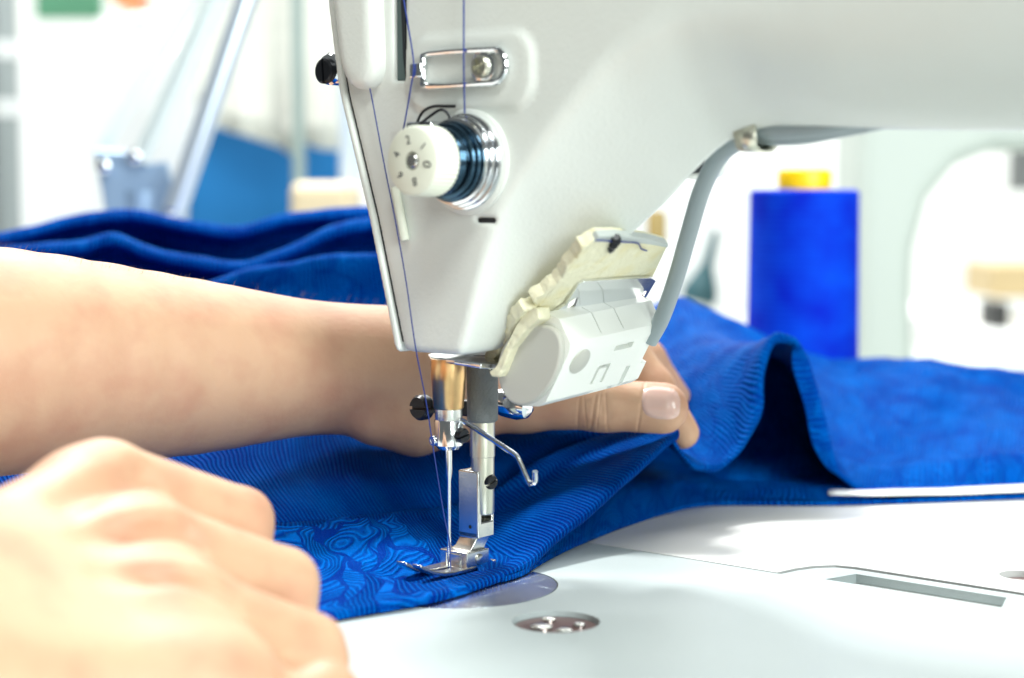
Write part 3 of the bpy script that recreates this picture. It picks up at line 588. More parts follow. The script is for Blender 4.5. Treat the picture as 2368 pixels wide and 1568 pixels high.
# front panel: rows from the hem backwards, columns left to right
r1 = [(120, 1600, 405), (300, 1535, 420), (600, 1470, 437), (780, 1432, 455), (1000, 1392, 474), (1190, 1330, 507), (1290, 1250, 528), (1380, 1175, 545), (1480, 1085, 560), (1565, 1012, 572)]
r0 = [(x - 6, y - 4, d + 7) for x, y, d in r1]
r0b = [(x + 2, y - 18, d + .5) for x, y, d in r1]
r2 = [(120, 1555, 409), (300, 1490, 424), (600, 1438, 441), (775, 1398, 461), (985, 1352, 484), (1150, 1298, 515), (1245, 1215, 534), (1330, 1140, 551), (1425, 1060, 566), (1545, 998, 577)]
r3 = [(110, 1460, 430), (300, 1400, 445), (590, 1340, 475), (750, 1310, 496), (930, 1265, 520), (1060, 1230, 540), (1150, 1190, 553), (1250, 1120, 566), (1370, 1045, 578), (1510, 995, 584)]
r4 = [(60, 1330, 470), (250, 1280, 490), (560, 1228, 525), (720, 1210, 536), (870, 1195, 545), (1000, 1178, 552), (1120, 1152, 560), (1220, 1085, 572), (1340, 1025, 583), (1500, 988, 590)]
r5 = [(x, y + 8, d + 14) for x, y, d in r4]
r6 = [(0, 1220, 510), (150, 1180, 530), (480, 1130, 558), (640, 1112, 564), (800, 1102, 570), (940, 1090, 577), (1060, 1080, 582), (1180, 1050, 590), (1310, 1012, 596), (1480, 984, 600)]
r7 = [(-60, 1120, 545), (80, 1085, 560), (420, 1050, 577), (600, 1000, 586), (760, 972, 592), (900, 1010, 598), (1020, 1022, 602), (1150, 1012, 606), (1300, 990, 610), (1460, 968, 615)]
r8 = [(-100, 1010, 620), (60, 1000, 625), (380, 970, 630), (560, 940, 632), (740, 925, 634), (880, 950, 640), (1000, 960, 645), (1130, 960, 650), (1280, 945, 655), (1430, 930, 660)]
patch('front_panel', [r0, r1, r0b, r2, r3, r4, r5, r6, r7, r8], M['fabric'], 10, 8, 1.2, .35, True)
# standing loop and right panel: columns along the raised hem, rows going back
cols = [
 [(1540, 1000, 577), (1420, 962, 600), (1300, 935, 625), (1200, 905, 665), (1100, 885, 705)],
 [(1572, 1040, 582), (1480, 992, 603), (1370, 950, 630), (1260, 910, 668), (1170, 885, 708)],
 [(1610, 1076, 588), (1545, 1012, 607), (1450, 960, 635), (1340, 915, 672), (1260, 880, 712)],
 [(1660, 1078, 596), (1600, 1012, 615), (1505, 955, 642), (1410, 895, 682), (1340, 860, 722)],
 [(1710, 1030, 604), (1632, 968, 622), (1545, 915, 650), (1465, 855, 690), (1400, 800, 730)],
 [(1738, 950, 610), (1655, 915, 628), (1570, 872, 656), (1500, 810, 697), (1450, 750, 740)],
 [(1752, 862, 615), (1692, 862, 633), (1612, 838, 661), (1545, 785, 703), (1500, 715, 748)],
 [(1774, 798, 619), (1728, 812, 638), (1655, 808, 668), (1590, 768, 712), (1560, 692, 757)],
 [(1802, 773, 622), (1765, 790, 642), (1700, 795, 675), (1645, 765, 718), (1620, 708, 762)],
 [(1838, 786, 626), (1806, 803, 646), (1755, 808, 682), (1705, 782, 726), (1680, 735, 770)],
 [(1866, 835, 629), (1840, 846, 652), (1815, 838, 692), (1785, 812, 735), (1745, 770, 777)],
 [(1893, 925, 633), (1866, 922, 657), (1850, 874, 701), (1840, 836, 746), (1830, 812, 783)],
 [(1917, 1030, 638), (1898, 1008, 664), (1902, 918, 707), (1905, 854, 751), (1905, 835, 787)],
 [(1950, 1098, 643), (1965, 1055, 671), (1988, 952, 716), (1990, 862, 760), (1985, 834, 791)],
 [(2015, 1130, 650), (2050, 1072, 678), (2080, 962, 722), (2080, 867, 766), (2080, 835, 796)],
 [(2130, 1132, 655), (2150, 1072, 684), (2170, 972, 728), (2170, 877, 769), (2170, 840, 798)],
 [(2260, 1130, 657), (2270, 1072, 688), (2275, 978, 731), (2275, 892, 771), (2278, 853, 799)],
 [(2380, 1124, 660), (2385, 1067, 690), (2385, 982, 735), (2390, 908, 776), (2390, 865, 801)],
 [(2540, 1118, 664), (2540, 1062, 694), (2540, 985, 738), (2545, 915, 779), (2550, 872, 805)]]
cols.append([(x + 330, y + 4, d + 6) for x, y, d in cols[-1]])
for k, c in enumerate(cols):
    x, y, d = c[0]
    if x > 1980: c.insert(1, (x + 8, 1082 - (x - 2000) * .10, d + 13))                       # the rolled ridge beside the hem
    else: c.insert(1, tuple((np.array(c[0]) * .6 + np.array(c[1]) * .4).tolist()))
    if x > 1930:
        for q_ in (3, 4): a_ = c[q_]; c[q_] = (a_[0] + rng.normal(0, 5), a_[1] + rng.normal(0, 9), a_[2] + rng.normal(0, 3))
for c in cols: x, y, d = c[-1]; c.append((x - 10, y + 95, d + 45))
rows = [list(r) for r in zip(*cols)]
cx, cy = 1800, 960
hem = []
for x, y, d in rows[0]:
    inside = 1545 < x < 1960
    dx, dy = (cx - x, cy - y); l = math.hypot(dx, dy) + 1e-6
    if 1850 <= x < 1960: hem.append((x - (36 if x < 1940 else 14), y + 5, d - 1.5)); continue
    hem.append((x + (dx / l * 22 if 1690 < x < 1850 else 0), y + (dy / l * 16 if 1690 < x < 1850 else 8), d + 2))
rows.insert(0, hem)
patch('standing_fold', rows, M['fabric_rib'], 9, 7, 1.3, .8, uvoff=(40, 10))
xi = [1560, 1640, 1700, 1750, 1800, 1850, 1900, 1960, 2020]
inn = [[(x, 1160, 640 + (x - 1560) * .05) for x in xi], [(x, 1120, 648 + (x - 1560) * .05) for x in xi], [(x, yy, 688 + (x - 1560) * .05) for x, yy in zip(xi, (1080, 1040, 1000, 980, 970, 985, 1040, 1080, 1110))],
       [(x, yy, 704 + (x - 1560) * .05) for x, yy in zip(xi, (1000, 930, 880, 860, 856, 880, 940, 1000, 1050))], [(x, yy, 716 + (x - 1560) * .05) for x, yy in zip(xi, (960, 890, 835, 822, 826, 850, 900, 940, 1000))]]
patch('added_inner_fold', inn, M['fabric_rib'], 6, 6, 1.2, .3, uvoff=(90, 30))  # added sheet closing the loop from behind so its hollow stays dark
# lower layer lying on the table
e = [(1120, 1352, 494), (1205, 1332, 507), (1295, 1276, 538), (1450, 1214, 582), (1600, 1172, 617), (1720, 1168, 622), (1915, 1170, 622), (2150, 1163, 628), (2380, 1152, 636), (2560, 1146, 640)]
e2 = [(1110, 1330, 500), (1200, 1300, 517), (1300, 1235, 550), (1460, 1160, 595), (1600, 1132, 628), (1715, 1150, 630), (1915, 1152, 630), (2150, 1147, 638), (2380, 1138, 646), (2560, 1132, 650)]
e3 = [(1100, 1300, 515), (1200, 1270, 530), (1310, 1200, 565), (1480, 1118, 612), (1610, 1112, 640), (1720, 1128, 645), (1915, 1130, 648), (2150, 1130, 655), (2380, 1125, 662), (2560, 1120, 665)]
e4 = [(1100, 1250, 545), (1200, 1220, 560), (1320, 1130, 600), (1480, 1060, 650), (1610, 1080, 690), (1720, 1080, 700), (1915, 1080, 705), (2150, 1075, 710), (2380, 1070, 715), (2560, 1070, 720)]
e5 = [(1090, 1150, 600), (1200, 1120, 615), (1330, 1030, 640), (1480, 985, 680), (1610, 1010, 720)] + [(x, y - 20, d + 40) for x, y, d in e4[5:]]
for q_ in (e, e2, e3, e4, e5): q_.append((q_[-1][0] + 330, q_[-1][1] - 4, q_[-1][2] + 4))
patch('lower_layer', [[(x, y + 2, d + 4) for x, y, d in e], e, e2, e3, e4, e5], M['fabric_rib'], 8, 8, 1.6, .15, uvoff=(10, 70))
sv_ = [[(x, y, d) for x, y, d in ((1916, 1144, 628), (2040, 1146, 628), (2200, 1143, 630), (2380, 1136, 634), (2560, 1130, 638))], [(x, y, d) for x, y, d in ((1914, 1138, 632), (2040, 1140, 632), (2200, 1137, 634), (2380, 1130, 638), (2560, 1124, 642))], [(x, y, d) for x, y, d in ((1920, 1128, 652), (2040, 1130, 652), (2200, 1126, 656), (2380, 1119, 660), (2560, 1114, 664))]]
for q_ in sv_: q_.append((q_[-1][0] + 330, q_[-1][1] - 10, q_[-1][2] + 6))
patch('interfacing_edge', sv_, M['selvage'], 4, 6, .3, .1)
# far heap on the left
fx = [-150, 60, 180, 260, 340, 450, 560, 660, 770, 900, 1050]
def rowf(ys, ds): r = [(x, y, d) for x, y, d in zip(fx, ys, ds if hasattr(ds, '__len__') else [ds] * 11)]; return [(-430, r[0][1] + 14, r[0][2])] + r + [(1290, r[-1][1] + 16, r[-1][2] + 4)]
def off_(ys, k): return [y + k for y in ys]
ya = [640, 615, 640, 660, 672, 668, 634, 618, 599, 598, 610]                 # front cushion
yb = [598, 568, 562, 542, 572, 596, 608, 576, 526, 503, 516]                 # middle layer
yc = [576, 531, 502, 492, 495, 518, 528, 500, 488, 483, 496]                 # top layer
H = [rowf([900, 900, 900, 900, 900, 880, 860, 850, 850, 850, 850], 640),
     rowf([760, 730, 740, 750, 755, 750, 720, 710, 710, 715, 720], 676),
     rowf(off_(ya, 4), 674), rowf(off_(ya, 0), 682), rowf(off_(ya, 45), 694), rowf(off_(yb, 150), 716), rowf(off_(yb, 95), 746), rowf(off_(yb, 30), 742),
     rowf(off_(yb, 24), 718), rowf(off_(yb, 8), 715), rowf(yb, 721), rowf(off_(yb, 30), 738), rowf(off_(yc, 130), 768), rowf(off_(yc, 70), 800), rowf(off_(yc, 26), 796),
     rowf(off_(yc, 20), 772), rowf(off_(yc, 6), 769), rowf(yc, 776), rowf(off_(yc, 60), 806), rowf([800] * 11, 835), rowf([960] * 11, 840)]
patch('rear_heap', H, M['fabric_rib'], 7, 7, 1.4, .35, uvoff=(0, 200))

# ================================================================== PERSON (two bare forearms and hands)
pers0 = at(300, 1000, 500); pers0[2] = 0
pers = empty('person', pers0, label='person with bare forearms guiding the blue cloth under the needle with both hands', cat='person')
# left arm: reaches behind the needle, thumb on the cloth
LA = [at(-420, 850, 470), at(0, 836, 505), at(430, 848, 540), at(690, 850, 560), at(880, 855, 572), at(1010, 850, 582)]
LR = [34.5, 33, 27.4, 21.9, 20.9, 20.5]
LA_ = crs([np.array([*p_, r_]) for p_, r_ in zip(LA, LR)], 4)
mcps = [(1300, 800, 612), (1240, 780, 622), (1180, 770, 632), (1120, 780, 640)]
lth = [at(960, 950, 572), at(1080, 940, 574), at(1215, 938, 572), at(1395, 936, 566), at(1532, 944, 564)]
li = [at(1090, 850, 590), at(1290, 800, 602), at(1440, 806, 598), at(1510, 900, 592), at(1578, 1000, 590)]
def left_hand(X, Y, Z):
    F = None
    for a_, b_ in zip(LA_[:-1], LA_[1:]):
        f = rcone(X, Y, Z, a_[:3], b_[:3], a_[3], b_[3]); F = f if F is None else smin(F, f, 1.5)
    palm = rcone(X, Y, Z, at(1010, 850, 585), at(1230, 815, 612), 18, 13); F = smin(F, palm, 10)
    for (x, y, d), ln in zip(mcps[1:], (40, 42, 34)):
        a = at(x, y, d); F = smin(F, rcone(X, Y, Z, at(1040, 850, 592), a, 13, 10), 8)
        F = smin(F, rcone(X, Y, Z, a, a + np.array([ln, 16, -10]), 9, 8), 3); F = smin(F, rcone(X, Y, Z, a + np.array([ln, 16, -10]), a + np.array([ln + 16, 18, -32]), 8, 6.5), 2.5)
    for i, (ra, rb) in enumerate(((12, 10), (8.6, 8), (7.8, 7.4))):
        F = smin(F, rcone(X, Y, Z, li[i + 1] if i else li[0], li[i + 2] if i else li[1], ra, rb) if i == 0 else rcone(X, Y, Z, li[i], li[i + 1], ra, rb), 3.5)
    F = smin(F, rcone(X, Y, Z, li[3], li[4], 7.3, 5.7), 2.5)
    T = rcone(X, Y, Z, lth[0], lth[1], 13, 11)
    for i, (ra, rb) in enumerate(((10.5, 8.3), (8.3, 8.1), (8.3, 8.4)), 1): T = smin(T, rcone(X, Y, Z, lth[i], lth[i + 1], ra, rb), 4)
    for x, dd in ((1345, .5), (1368, .55), (1388, .5), (1402, .4)):                          # knuckle creases
        c = at(x, 935, 557); T = smax(T, -(rcone(X, Y, Z, c + np.array([-.6, 0, 8]), c + np.array([.8, 0, -7]), .55, .55)), 1.0)
    F = smin(F, T, 5)
    F = smin(F, rcone(X, Y, Z, at(870, 985, 560), at(960, 985, 566), 6, 8.5), 9)                 # heel of the thumb
    return F
vs, fs = snet(left_hand, np.array([-230, -40, 12]), np.array([100, 165, 118]), 1.25)
vs = vs; la = mesh('left_arm', vs - pers0, fs, M['skin'], pers, sharp=0)
# thumb nail: an outline laid on the thumb
def march(fn, px, py, d0, d1, n=90):
    ds = np.linspace(d0, d1, n); P = np.array([at(px, py, d) for d in ds]); f = fn(P[:, 0].reshape(-1, 1, 1), P[:, 1].reshape(-1, 1, 1), P[:, 2].reshape(-1, 1, 1)).ravel()
    i = np.argmax(f < 0); return P[i] if f[i] >= 0 or i == 0 else P[i - 1] + (P[i] - P[i - 1]) * (f[i - 1] / (f[i - 1] - f[i]))
nv, nf = [], []; NA, NR = 36, 7
for k in range(NR + 1):
    for i in range(NA):
        th_ = 2 * math.pi * i / NA; r_ = k / NR; ex = abs(math.cos(th_)) ** .7 * math.copysign(1, math.cos(th_)); ey = abs(math.sin(th_)) ** .7 * math.copysign(1, math.sin(th_))
        x, y = 1528 + 46 * ex * r_, 932 - 39 * ey * r_ + 4 * ex * r_
        q = march(left_hand, x, y, 545, 575); dirn = q - C0; dirn /= np.linalg.norm(dirn); nv.append(q - dirn * (.55 if k < NR else -.2) - pers0)
for k in range(NR):
    for i in range(NA): j = (i + 1) % NA; nf.append((k * NA + i, k * NA + j, (k + 1) * NA + j, (k + 1) * NA + i))
mesh('thumb_nail', nv, nf, M['nail'], la, sharp=0)
sk = M['skin'].copy(); la.data.materials[0] = sk; nt = sk.node_tree; bpn = [n for n in nt.nodes if n.type == 'BUMP'][0]
geo = nt.nodes.new('ShaderNodeTexCoord')
def nmath(op, a, c=None):
    n = nt.nodes.new('ShaderNodeMath'); n.operation = op
    for i_, x_ in enumerate((a, c)):
        if x_ is None: continue
        if isinstance(x_, (int, float)): n.inputs[i_].default_value = x_
        else: nt.links.new(x_, n.inputs[i_])
    return n.outputs[0]
tot = None
axis_ = (lth[4] - lth[3]); axis_ /= np.linalg.norm(axis_)
for cx_, wd_, dp_ in ((1338, .5, .7), (1352, .35, .4), (1374, .55, 1.0), (1386, .3, .5), (1402, .45, .6), (1482, .5, .8)):
    c_ = (at(cx_, 938, 560) - pers0) * .001
    sb = nt.nodes.new('ShaderNodeVectorMath'); sb.operation = 'SUBTRACT'; nt.links.new(geo.outputs['Object'], sb.inputs[0]); sb.inputs[1].default_value = c_
    dt = nt.nodes.new('ShaderNodeVectorMath'); dt.operation = 'DOT_PRODUCT'; nt.links.new(sb.outputs[0], dt.inputs[0]); dt.inputs[1].default_value = axis_ + np.array([0, 0, .12 * math.sin(cx_)])
    ln_ = nt.nodes.new('ShaderNodeVectorMath'); ln_.operation = 'LENGTH'; nt.links.new(sb.outputs[0], ln_.inputs[0])
    q_ = nmath('MULTIPLY', nmath('POWER', nmath('DIVIDE', dt.outputs['Value'], wd_ * .001), 2.0), -1.0)
    ex_ = nmath('MULTIPLY', nmath('EXPONENT', q_), nmath('MULTIPLY', nmath('LESS_THAN', ln_.outputs['Value'], .0115), -dp_))
    tot = ex_ if tot is None else nmath('ADD', tot, ex_)
nz = [n for n in nt.nodes if n.type == 'TEX_NOISE'][0]
nt.links.new(nmath('ADD', nmath('MULTIPLY', nz.outputs['Fac'], .35), tot), bpn.inputs['Height']); bpn.inputs['Strength'].default_value = .32; bpn.inputs['Distance'].default_value = .0009
# fine hairs along the top of the forearm
hv, hf = [], []
for _ in range(130):
    x = rng.uniform(-60, 900) ** 1.0; t = rng.uniform(0, 1); x = x if rng.uniform() > .35 else rng.uniform(0, 450)
    ytop = np.interp(x, [0, 240, 480, 750, 880], [566, 616, 650, 694, 698]); y = ytop + abs(rng.normal(0, 3)) + 1.5
    q = march(left_hand, x, y, 440, 600, 120)
    ln = rng.uniform(1.2, 3.2); dr = np.array([rng.uniform(.3, 1.0), rng.normal(0, .15), rng.uniform(.5, 1.2)]); dr = dr / np.linalg.norm(dr) * ln
    m_ = q + dr * .55 + np.array([0, 0, .3]); e_ = q + dr; n = len(hv); s = np.array([.05, 0, .05])
    hv += [q - s - pers0, q + s - pers0, m_ - s * .8 - pers0, m_ + s * .8 - pers0, e_ - pers0]; hf += [(n, n + 1, n + 3, n + 2), (n + 2, n + 3, n + 4)]
tag(mesh('arm_hair', hv, hf, M['hair'], la, sharp=0), kind='stuff')
# right hand: loosely closed, knuckles towards the camera, holding the cloth down
PIP = [at(553, 1205, 428), at(652, 1350, 408), at(716, 1500, 390), at(735, 1690, 366)]
MCP = [at(245, 1125, 402), at(350, 1270, 384), at(430, 1420, 366), at(520, 1570, 350)]
WR = [at(-170, 1420, 350), at(-60, 1640, 330)]
def right_hand(X, Y, Z):
    F = rcone(X, Y, Z, at(-520, 1650, 290), WR[0], 25, 21); F = smin(F, rcone(X, Y, Z, WR[0], WR[1], 19, 18), 12)
    for i in range(4):
        F = smin(F, rcone(X, Y, Z, WR[0] * (1 - i / 3) + WR[1] * (i / 3), MCP[i], 17, 10.5), 9)
    for i in range(3): F = smin(F, rcone(X, Y, Z, MCP[i] + np.array([-4, -6, -2]), MCP[i + 1] + np.array([-4, -6, -2]), 10, 10), 9)
    for i in range(4):
        a, b = MCP[i], PIP[i]; r0_, r1_ = ((10.6, 8.4), (10.8, 8.6), (10.2, 8.0), (9, 7))[i]
        f = rcone(X, Y, Z, a, b, r0_, r1_); dwn = np.array([2, -5 + 2 * i, 0]); zt_ = 6.5
        c = b + np.array([-1, -2, 0]); c = np.array([b[0] + 2, b[1] - 3, max(b[2] - 21, 7.5)]); f = smin(f, rcone(X, Y, Z, b, c, r1_ - .3, 6.8), 2)
        e_ = c + np.array([-9, -13, -1]); f = smin(f, rcone(X, Y, Z, c, e_, 6.8, 6), 2)
        F = smin(F, f, 2.2)
    for i in range(3):                                                                        # webs between the fingers
        F = smin(F, rcone(X, Y, Z, (MCP[i] + MCP[i + 1]) / 2, (MCP[i] + MCP[i + 1]) * .28 + (PIP[i] + PIP[i + 1]) * .22 + np.array([0, 0, -2.0]), 8.6, 5.5), 4.5)
    F = smin(F, rcone(X, Y, Z, at(60, 1330, 392), at(330, 1240, 432), 11, 9), 8); F = smin(F, rcone(X, Y, Z, at(330, 1240, 432), at(470, 1270, 440), 8.6, 7.5), 3)
    for a, b in ((0, 1), (1, 2), (2, 3)):                                                      # valleys between the tendons
        m0 = (MCP[a] + MCP[b]) / 2 + np.array([4, 5, 9]); F = smax(F, -(rcone(X, Y, Z, m0, m0 * .55 + (WR[0] + WR[1]) / 2 * .45 + np.array([0, 0, 12]), 3, 1.5)), 5)
    return F
vs, fs = snet(right_hand, np.array([-240, -245, 0.8]), np.array([10, -30, 75]), 1.25)
ra_ = mesh('right_arm', vs - pers0, fs, M['skin'], pers, sharp=0)

# ================================================================== BACKGROUND
def bgm(c, r_=.5): return pm('paint', c, r_, bump=(120, .05, .0005))
def wbox(px0, py0, px1, py1, d, dep): 
    a, b = at(px0, py0, d), at(px1, py1, d); return box(min(a[0], b[0]), max(a[0], b[0]), a[1], a[1] + dep, min(a[2], b[2]), max(a[2], b[2]))
def base(px, py, d): return at(px, py, d)
# thread cone behind the cloth
cone0 = np.array([*at(1852, 975, 850)[:2], 0.]); k_ = 850 / FPX
spool = empty('thread_cone', cone0, label='tall cone of bright blue thread with a yellow cap standing behind the cloth', cat='thread cone')
wind = []
for i in range(120): t = i / 119; wind.append((2 + 111 * t, 27.3 - 1.0 * t + .18 * math.sin(i * 2.1)))
M['spool'] = pm('wound_blue_thread', (0.000, 0.015, 0.45), 0.8, var=(45, (0.0, 0.06, 0.62), .35, .7)); M['spool'].node_tree.nodes['Principled BSDF'].inputs['Specular IOR Level'].default_value = .1
mesh('winding', *lathe((0, 0, 0), (0, 0, 1), [(1, 26)] + wind + [(114, 24)], 64), M['spool'], spool)
mesh('cap', *lathe((0, 0, 112), (0, 0, 1), [(0, 11), (1, 12.4), (9, 13.2), (11.2, 12.6), (12, 11)], 48), pm('yellow_plastic', (1.0, 0.62, 0.0), .4), spool)
mesh('base', *lathe((0, 0, 0), (0, 0, 1), [(0, 25), (1.2, 25)], 40), pm('yellow_base', (0.85, 0.55, 0.0), .4), spool)
# second machine at the right
s0 = at(2060, 860, 1150); sm2 = empty('background_machine', [s0[0], s0[1], 0], label='pale green-white sewing machine standing blurred behind the thread cone', cat='sewing machine')
def sp(pts, d, dep, name, mat, par, off): return mesh(name, *prism([at(x, y, d) - off for x, y in pts], (0, dep, 0)), mat, par, smooth=False)
off = np.array([s0[0], s0[1], 0]); mg = bgm((0.52, 0.58, 0.53)); mw = bgm((0.82, 0.84, 0.83))
o = sp([(1985, 255), (2480, 240), (2480, 345), (2300, 345), (2215, 380), (2150, 460), (2118, 580), (2112, 700), (2122, 900), (1980, 900)], 1150, 90, 'body', mg, sm2, off); bev(o, 12, 4)
o = sp([(1900, 900), (2520, 900), (2520, 960), (1900, 960)], 1140, 260, 'bed', mg, sm2, off); bev(o, 4)
# things beyond it
t0 = at(2350, 800, 1750); o = mesh('side_table', *wbox(2270, 768, 2560, 835, 1750, 500), mw, None, [t0[0], t0[1], t0[2]], smooth=False); bev(o, 5)
tag(o, 'white table top at the right edge far behind the machine', 'table')
t0 = at(2320, 752, 1800); o = mesh('dark_box', *wbox(2298, 700, 2336, 766, 1790, 60), bgm((.02, .02, .02)), None, t0, smooth=False); bev(o, 3); tag(o, 'small black box on the far white table at the right edge', 'box')
t0 = at(2350, 690, 1900); o = mesh('wooden_crate', *wbox(2296, 612, 2480, 690, 1880, 120), bgm((.55, .42, .22)), None, t0, smooth=False); bev(o, 4); tag(o, 'tan wooden crate above the black box at the right edge', 'crate')
t0 = at(2365, 420, 1900); o = mesh('grey_pole', *wbox(2360, 335, 2400, 440, 1700, 40), bgm((.12, .13, .13)), None, t0, smooth=False); tag(o, 'dark grey upright pole at the right edge behind everything', 'pole')
# small things between the head and the cone
o0 = at(1612, 700, 1500); o = mesh('oil_bottle', *lathe(np.zeros(3), (0, 0, 1), [(0, 15), (10, 16), (20, 12), (34, 5.5), (60, 4), (66, 2)], 28), bgm((.03, .10, .12)), None); o.location = np.array([o0[0], o0[1], o0[2]]) * .001
o.rotation_euler = (0, R(14), 0); tag(o, 'dark teal oil bottle with a thin spout left of the thread cone', 'bottle')
o0 = at(1518, 560, 1000); o = mesh('wooden_peg', *lathe(np.zeros(3), (0, 0, 1), [(0, 5.5), (15, 5.5), (18, 4)], 24), bgm((.42, .30, .10)), None); o.location = o0 * .001; tag(o, 'ochre wooden peg beside the lamp cable', 'peg')
o0 = at(1690, 690, 1950); o = mesh('white_carton', *wbox(1490, 380, 1735, 720, 1950, 160), mw, None, o0, smooth=False); bev(o, 6); tag(o, 'tall white carton behind the oil bottle', 'carton')
# left: pole, cabinet, small coloured things
o0 = at(18, 560, 1250); pole = empty('stand_pole', o0, label='grey metal pole with two clamps at the left edge', cat='pole')
mesh('tube', *lathe((0, 0, -260), (0, 0, 1), [(0, 9.6), (520, 9.6)], 24), bgm((.36, .40, .40), .35), pole)
for y in (118, 250): mesh('clamp', *lathe((0, 0, (560 - y) * 1250 / FPX - 8), (0, 0, 1), [(0, 11.5), (14, 11.5)], 24), mw, pole)
o0 = at(200, 560, 1750); o = mesh('white_cabinet', *wbox(-120, 105, 420, 1100, 1750, 400), mw, None, o0, smooth=False); bev(o, 8); tag(o, 'big white cabinet filling the left behind the lamp stand', 'cabinet')
o0 = at(140, 40, 2300); o = mesh('green_board', *wbox(78, -90, 232, 42, 2300, 20), bgm((.10, .30, .18)), None, o0, smooth=False); tag(o, 'green board high up at the top left corner', 'board')
o0 = at(285, 30, 1500); o = mesh('orange_bin', *prism([at(x, y, 2100) - o0 for x, y in ((225, -60), (330, -60), (318, 35), (292, 48), (270, 18))], (0, 60, 0)), bgm((.62, .20, .08)), None, smooth=False); o.location = o0 * .001; tag(o, 'orange bin at the top edge above the white hook', 'bin')
o0 = at(330, 105, 1600); hook = [at(x, y, 1600) - o0 for x, y in ((290, 110), (290, 70), (310, 48), (340, 48), (362, 66), (362, 105), (352, 130))]
o = mesh('white_hook', *tube(crs(hook, 6), 6.5, 14), mw, None); o.location = o0 * .001; tag(o, 'thick white hooked arm on top of the white cabinet', 'hook')
o0 = at(150, 100, 1700)
for x, h_, r_ in ((215, 34, 12), (255, 42, 9)):
    p_ = at(x, 105, 1760); q = mesh('white_jar', *lathe(np.zeros(3), (0, 0, 1), [(0, r_), (h_ * .7, r_), (h_ * .8, r_ * .6), (h_, r_ * .6)], 24), mw, None); q.location = (p_ + np.array([0, 60, 0])) * .001
    tag(q, 'wider short white jar on the white cabinet' if r_ == 12 else 'slimmer tall white jar on the white cabinet', 'jar')
# spring-arm lamp stand
dl = 1000; o0 = at(330, 490, dl); o0b = np.array([o0[0], o0[1], 0.])
st = empty('spring_arm_stand', o0b, label='silver spring balanced lamp arm slanting up behind the forearm', cat='lamp arm')
def lb(x, y, d=dl): return at(x, y, d) - o0b
silver = pm('silver_tube', (.62, .70, .78), .3, .6); pale = bgm((.72, .78, .76), .35); bluish = pm('blue_grey_metal', (.32, .45, .62), .35, .3)
mesh('arm', *tube([lb(470, -40), lb(228, 355)], 4.2, 16), pale, st)
mesh('arm', *tube([lb(535, -60, 990), lb(322, 372, 990)], 5.0, 16), pale, st)
mesh('arm', *tube([lb(590, -60, 975), lb(404, 488, 975)], 6.6, 18), silver, st)
spr = []
a, b = lb(500, -40, 985), lb(318, 360, 985)
ax_, e1, e2_ = frame(b - a)
for i in range(700): t = i / 699; th_ = t * 2 * math.pi * 46; spr.append(a + (b - a) * t + 3.4 * (e1 * math.cos(th_) + e2_ * math.sin(th_)))
mesh('spring', *tube(spr, .75, 6), pale, st)
o = mesh('bracket', *prism([lb(x, y, 992) for x, y in ((216, 345), (310, 352), (330, 380), (385, 372), (415, 500), (380, 640), (285, 640), (240, 480))], (0, 8, 0)), bluish, st, smooth=False); bev(o, 1.5)
for x, y in ((240, 384), (312, 362), (397, 484)): mesh('bolt', *lathe(lb(x, y, 985), (0, -1, 0), [(0, 4), (3, 4), (4, 2.5)], 20), M['chrome'], st)
mesh('post', *lathe((0, 0, 0), (0, 0, 1), [(0, 11), (o0[2] + 12, 11)], 20), bluish, st)
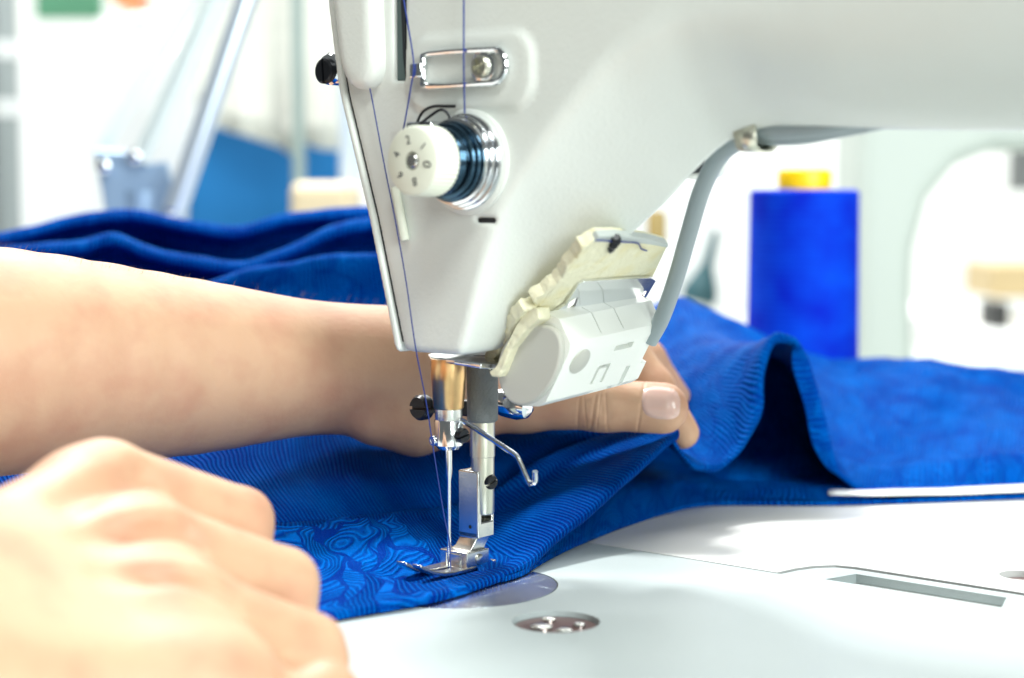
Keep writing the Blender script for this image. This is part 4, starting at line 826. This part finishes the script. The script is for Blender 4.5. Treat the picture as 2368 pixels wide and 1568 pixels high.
# chair, cover, post and table end
o0 = at(600, 500, 1500); ch = empty('office_chair', [o0[0], o0[1], -750], label='blue chair back standing behind the heaped cloth', cat='chair')
co = np.array([o0[0], o0[1], -750.]); mb = pm('blue_upholstery', (0.0, 0.13, 0.36), .85, bump=(300, .2, .0005))
o = mesh('backrest', *prism([at(x, y, 1500) - co for x, y in ((436, 285), (470, 270), (800, 270), (810, 300), (810, 620), (420, 620))], (0, 50, 0)), mb, ch, smooth=False); bev(o, 12, 4)
o = mesh('seat', *box(-110, 110, -20, 330, 640, 690), mb, ch, smooth=False); bev(o, 12, 4)
mesh('stem', *lathe((0, 150, 40), (0, 0, 1), [(0, 20), (600, 20)], 20), M['black'], ch); mesh('foot', *lathe((0, 150, 0), (0, 0, 1), [(0, 200), (40, 60)], 5), M['black'], ch)
o0 = at(600, 360, 1440)
cream = pm('cream_cloth', (.74, .74, .68), .8, bump=(60, .3, .003), var=(9, (.66, .68, .62), .3, .7))
cv, cf_ = [], []
for i in range(41):
    x = 455 + (805 - 455) * i / 40; yb = np.interp(x, [455, 480, 560, 640, 688, 705, 740, 805], [250, 288, 312, 338, 362, 330, 345, 350]); wv_ = 4 * math.sin(i * .35) + 2 * math.sin(i * .9)
    for k in range(9): y = -120 + (yb + 120) * k / 8; q = at(x, y, 1440) - o0; q[1] += wv_ * k / 8; cv.append(q)
for i in range(40):
    for k in range(8): cf_.append((i * 9 + k, (i + 1) * 9 + k, (i + 1) * 9 + k + 1, i * 9 + k + 1))
o = mesh('cream_cover', cv, cf_, cream, None, sharp=0); o.location = o0 * .001; s = o.modifiers.new('solid', 'SOLIDIFY'); s.thickness = .004; tag(o, 'cream cloth hanging over the blue chair with a slanted hem', 'cloth')
o0 = at(692, 500, 1400); o = mesh('green_grey_post', *lathe((0, 0, -350), (0, 0, 1), [(0, 5.2), (700, 5.2)], 20), bgm((.33, .42, .40), .4), None); o.location = o0 * .001; tag(o, 'slim green-grey upright post in front of the cream cover', 'post')
o0 = at(740, 480, 1250); o = mesh('wooden_table_end', *wbox(668, 421, 812, 520, 1250, 90), bgm((.78, .64, .42)), None, o0, smooth=False); bev(o, 8, 4); tag(o, 'pale wooden block with rounded corner behind the machine head', 'wooden block')
o0 = at(812, 480, 1350); o = mesh('pale_blue_post', *lathe((0, 0, -300), (0, 0, 1), [(0, 9), (420, 9)], 20), bgm((.55, .66, .80), .4), None); o.location = o0 * .001; tag(o, 'pale blue post close to the left side of the machine head', 'post')
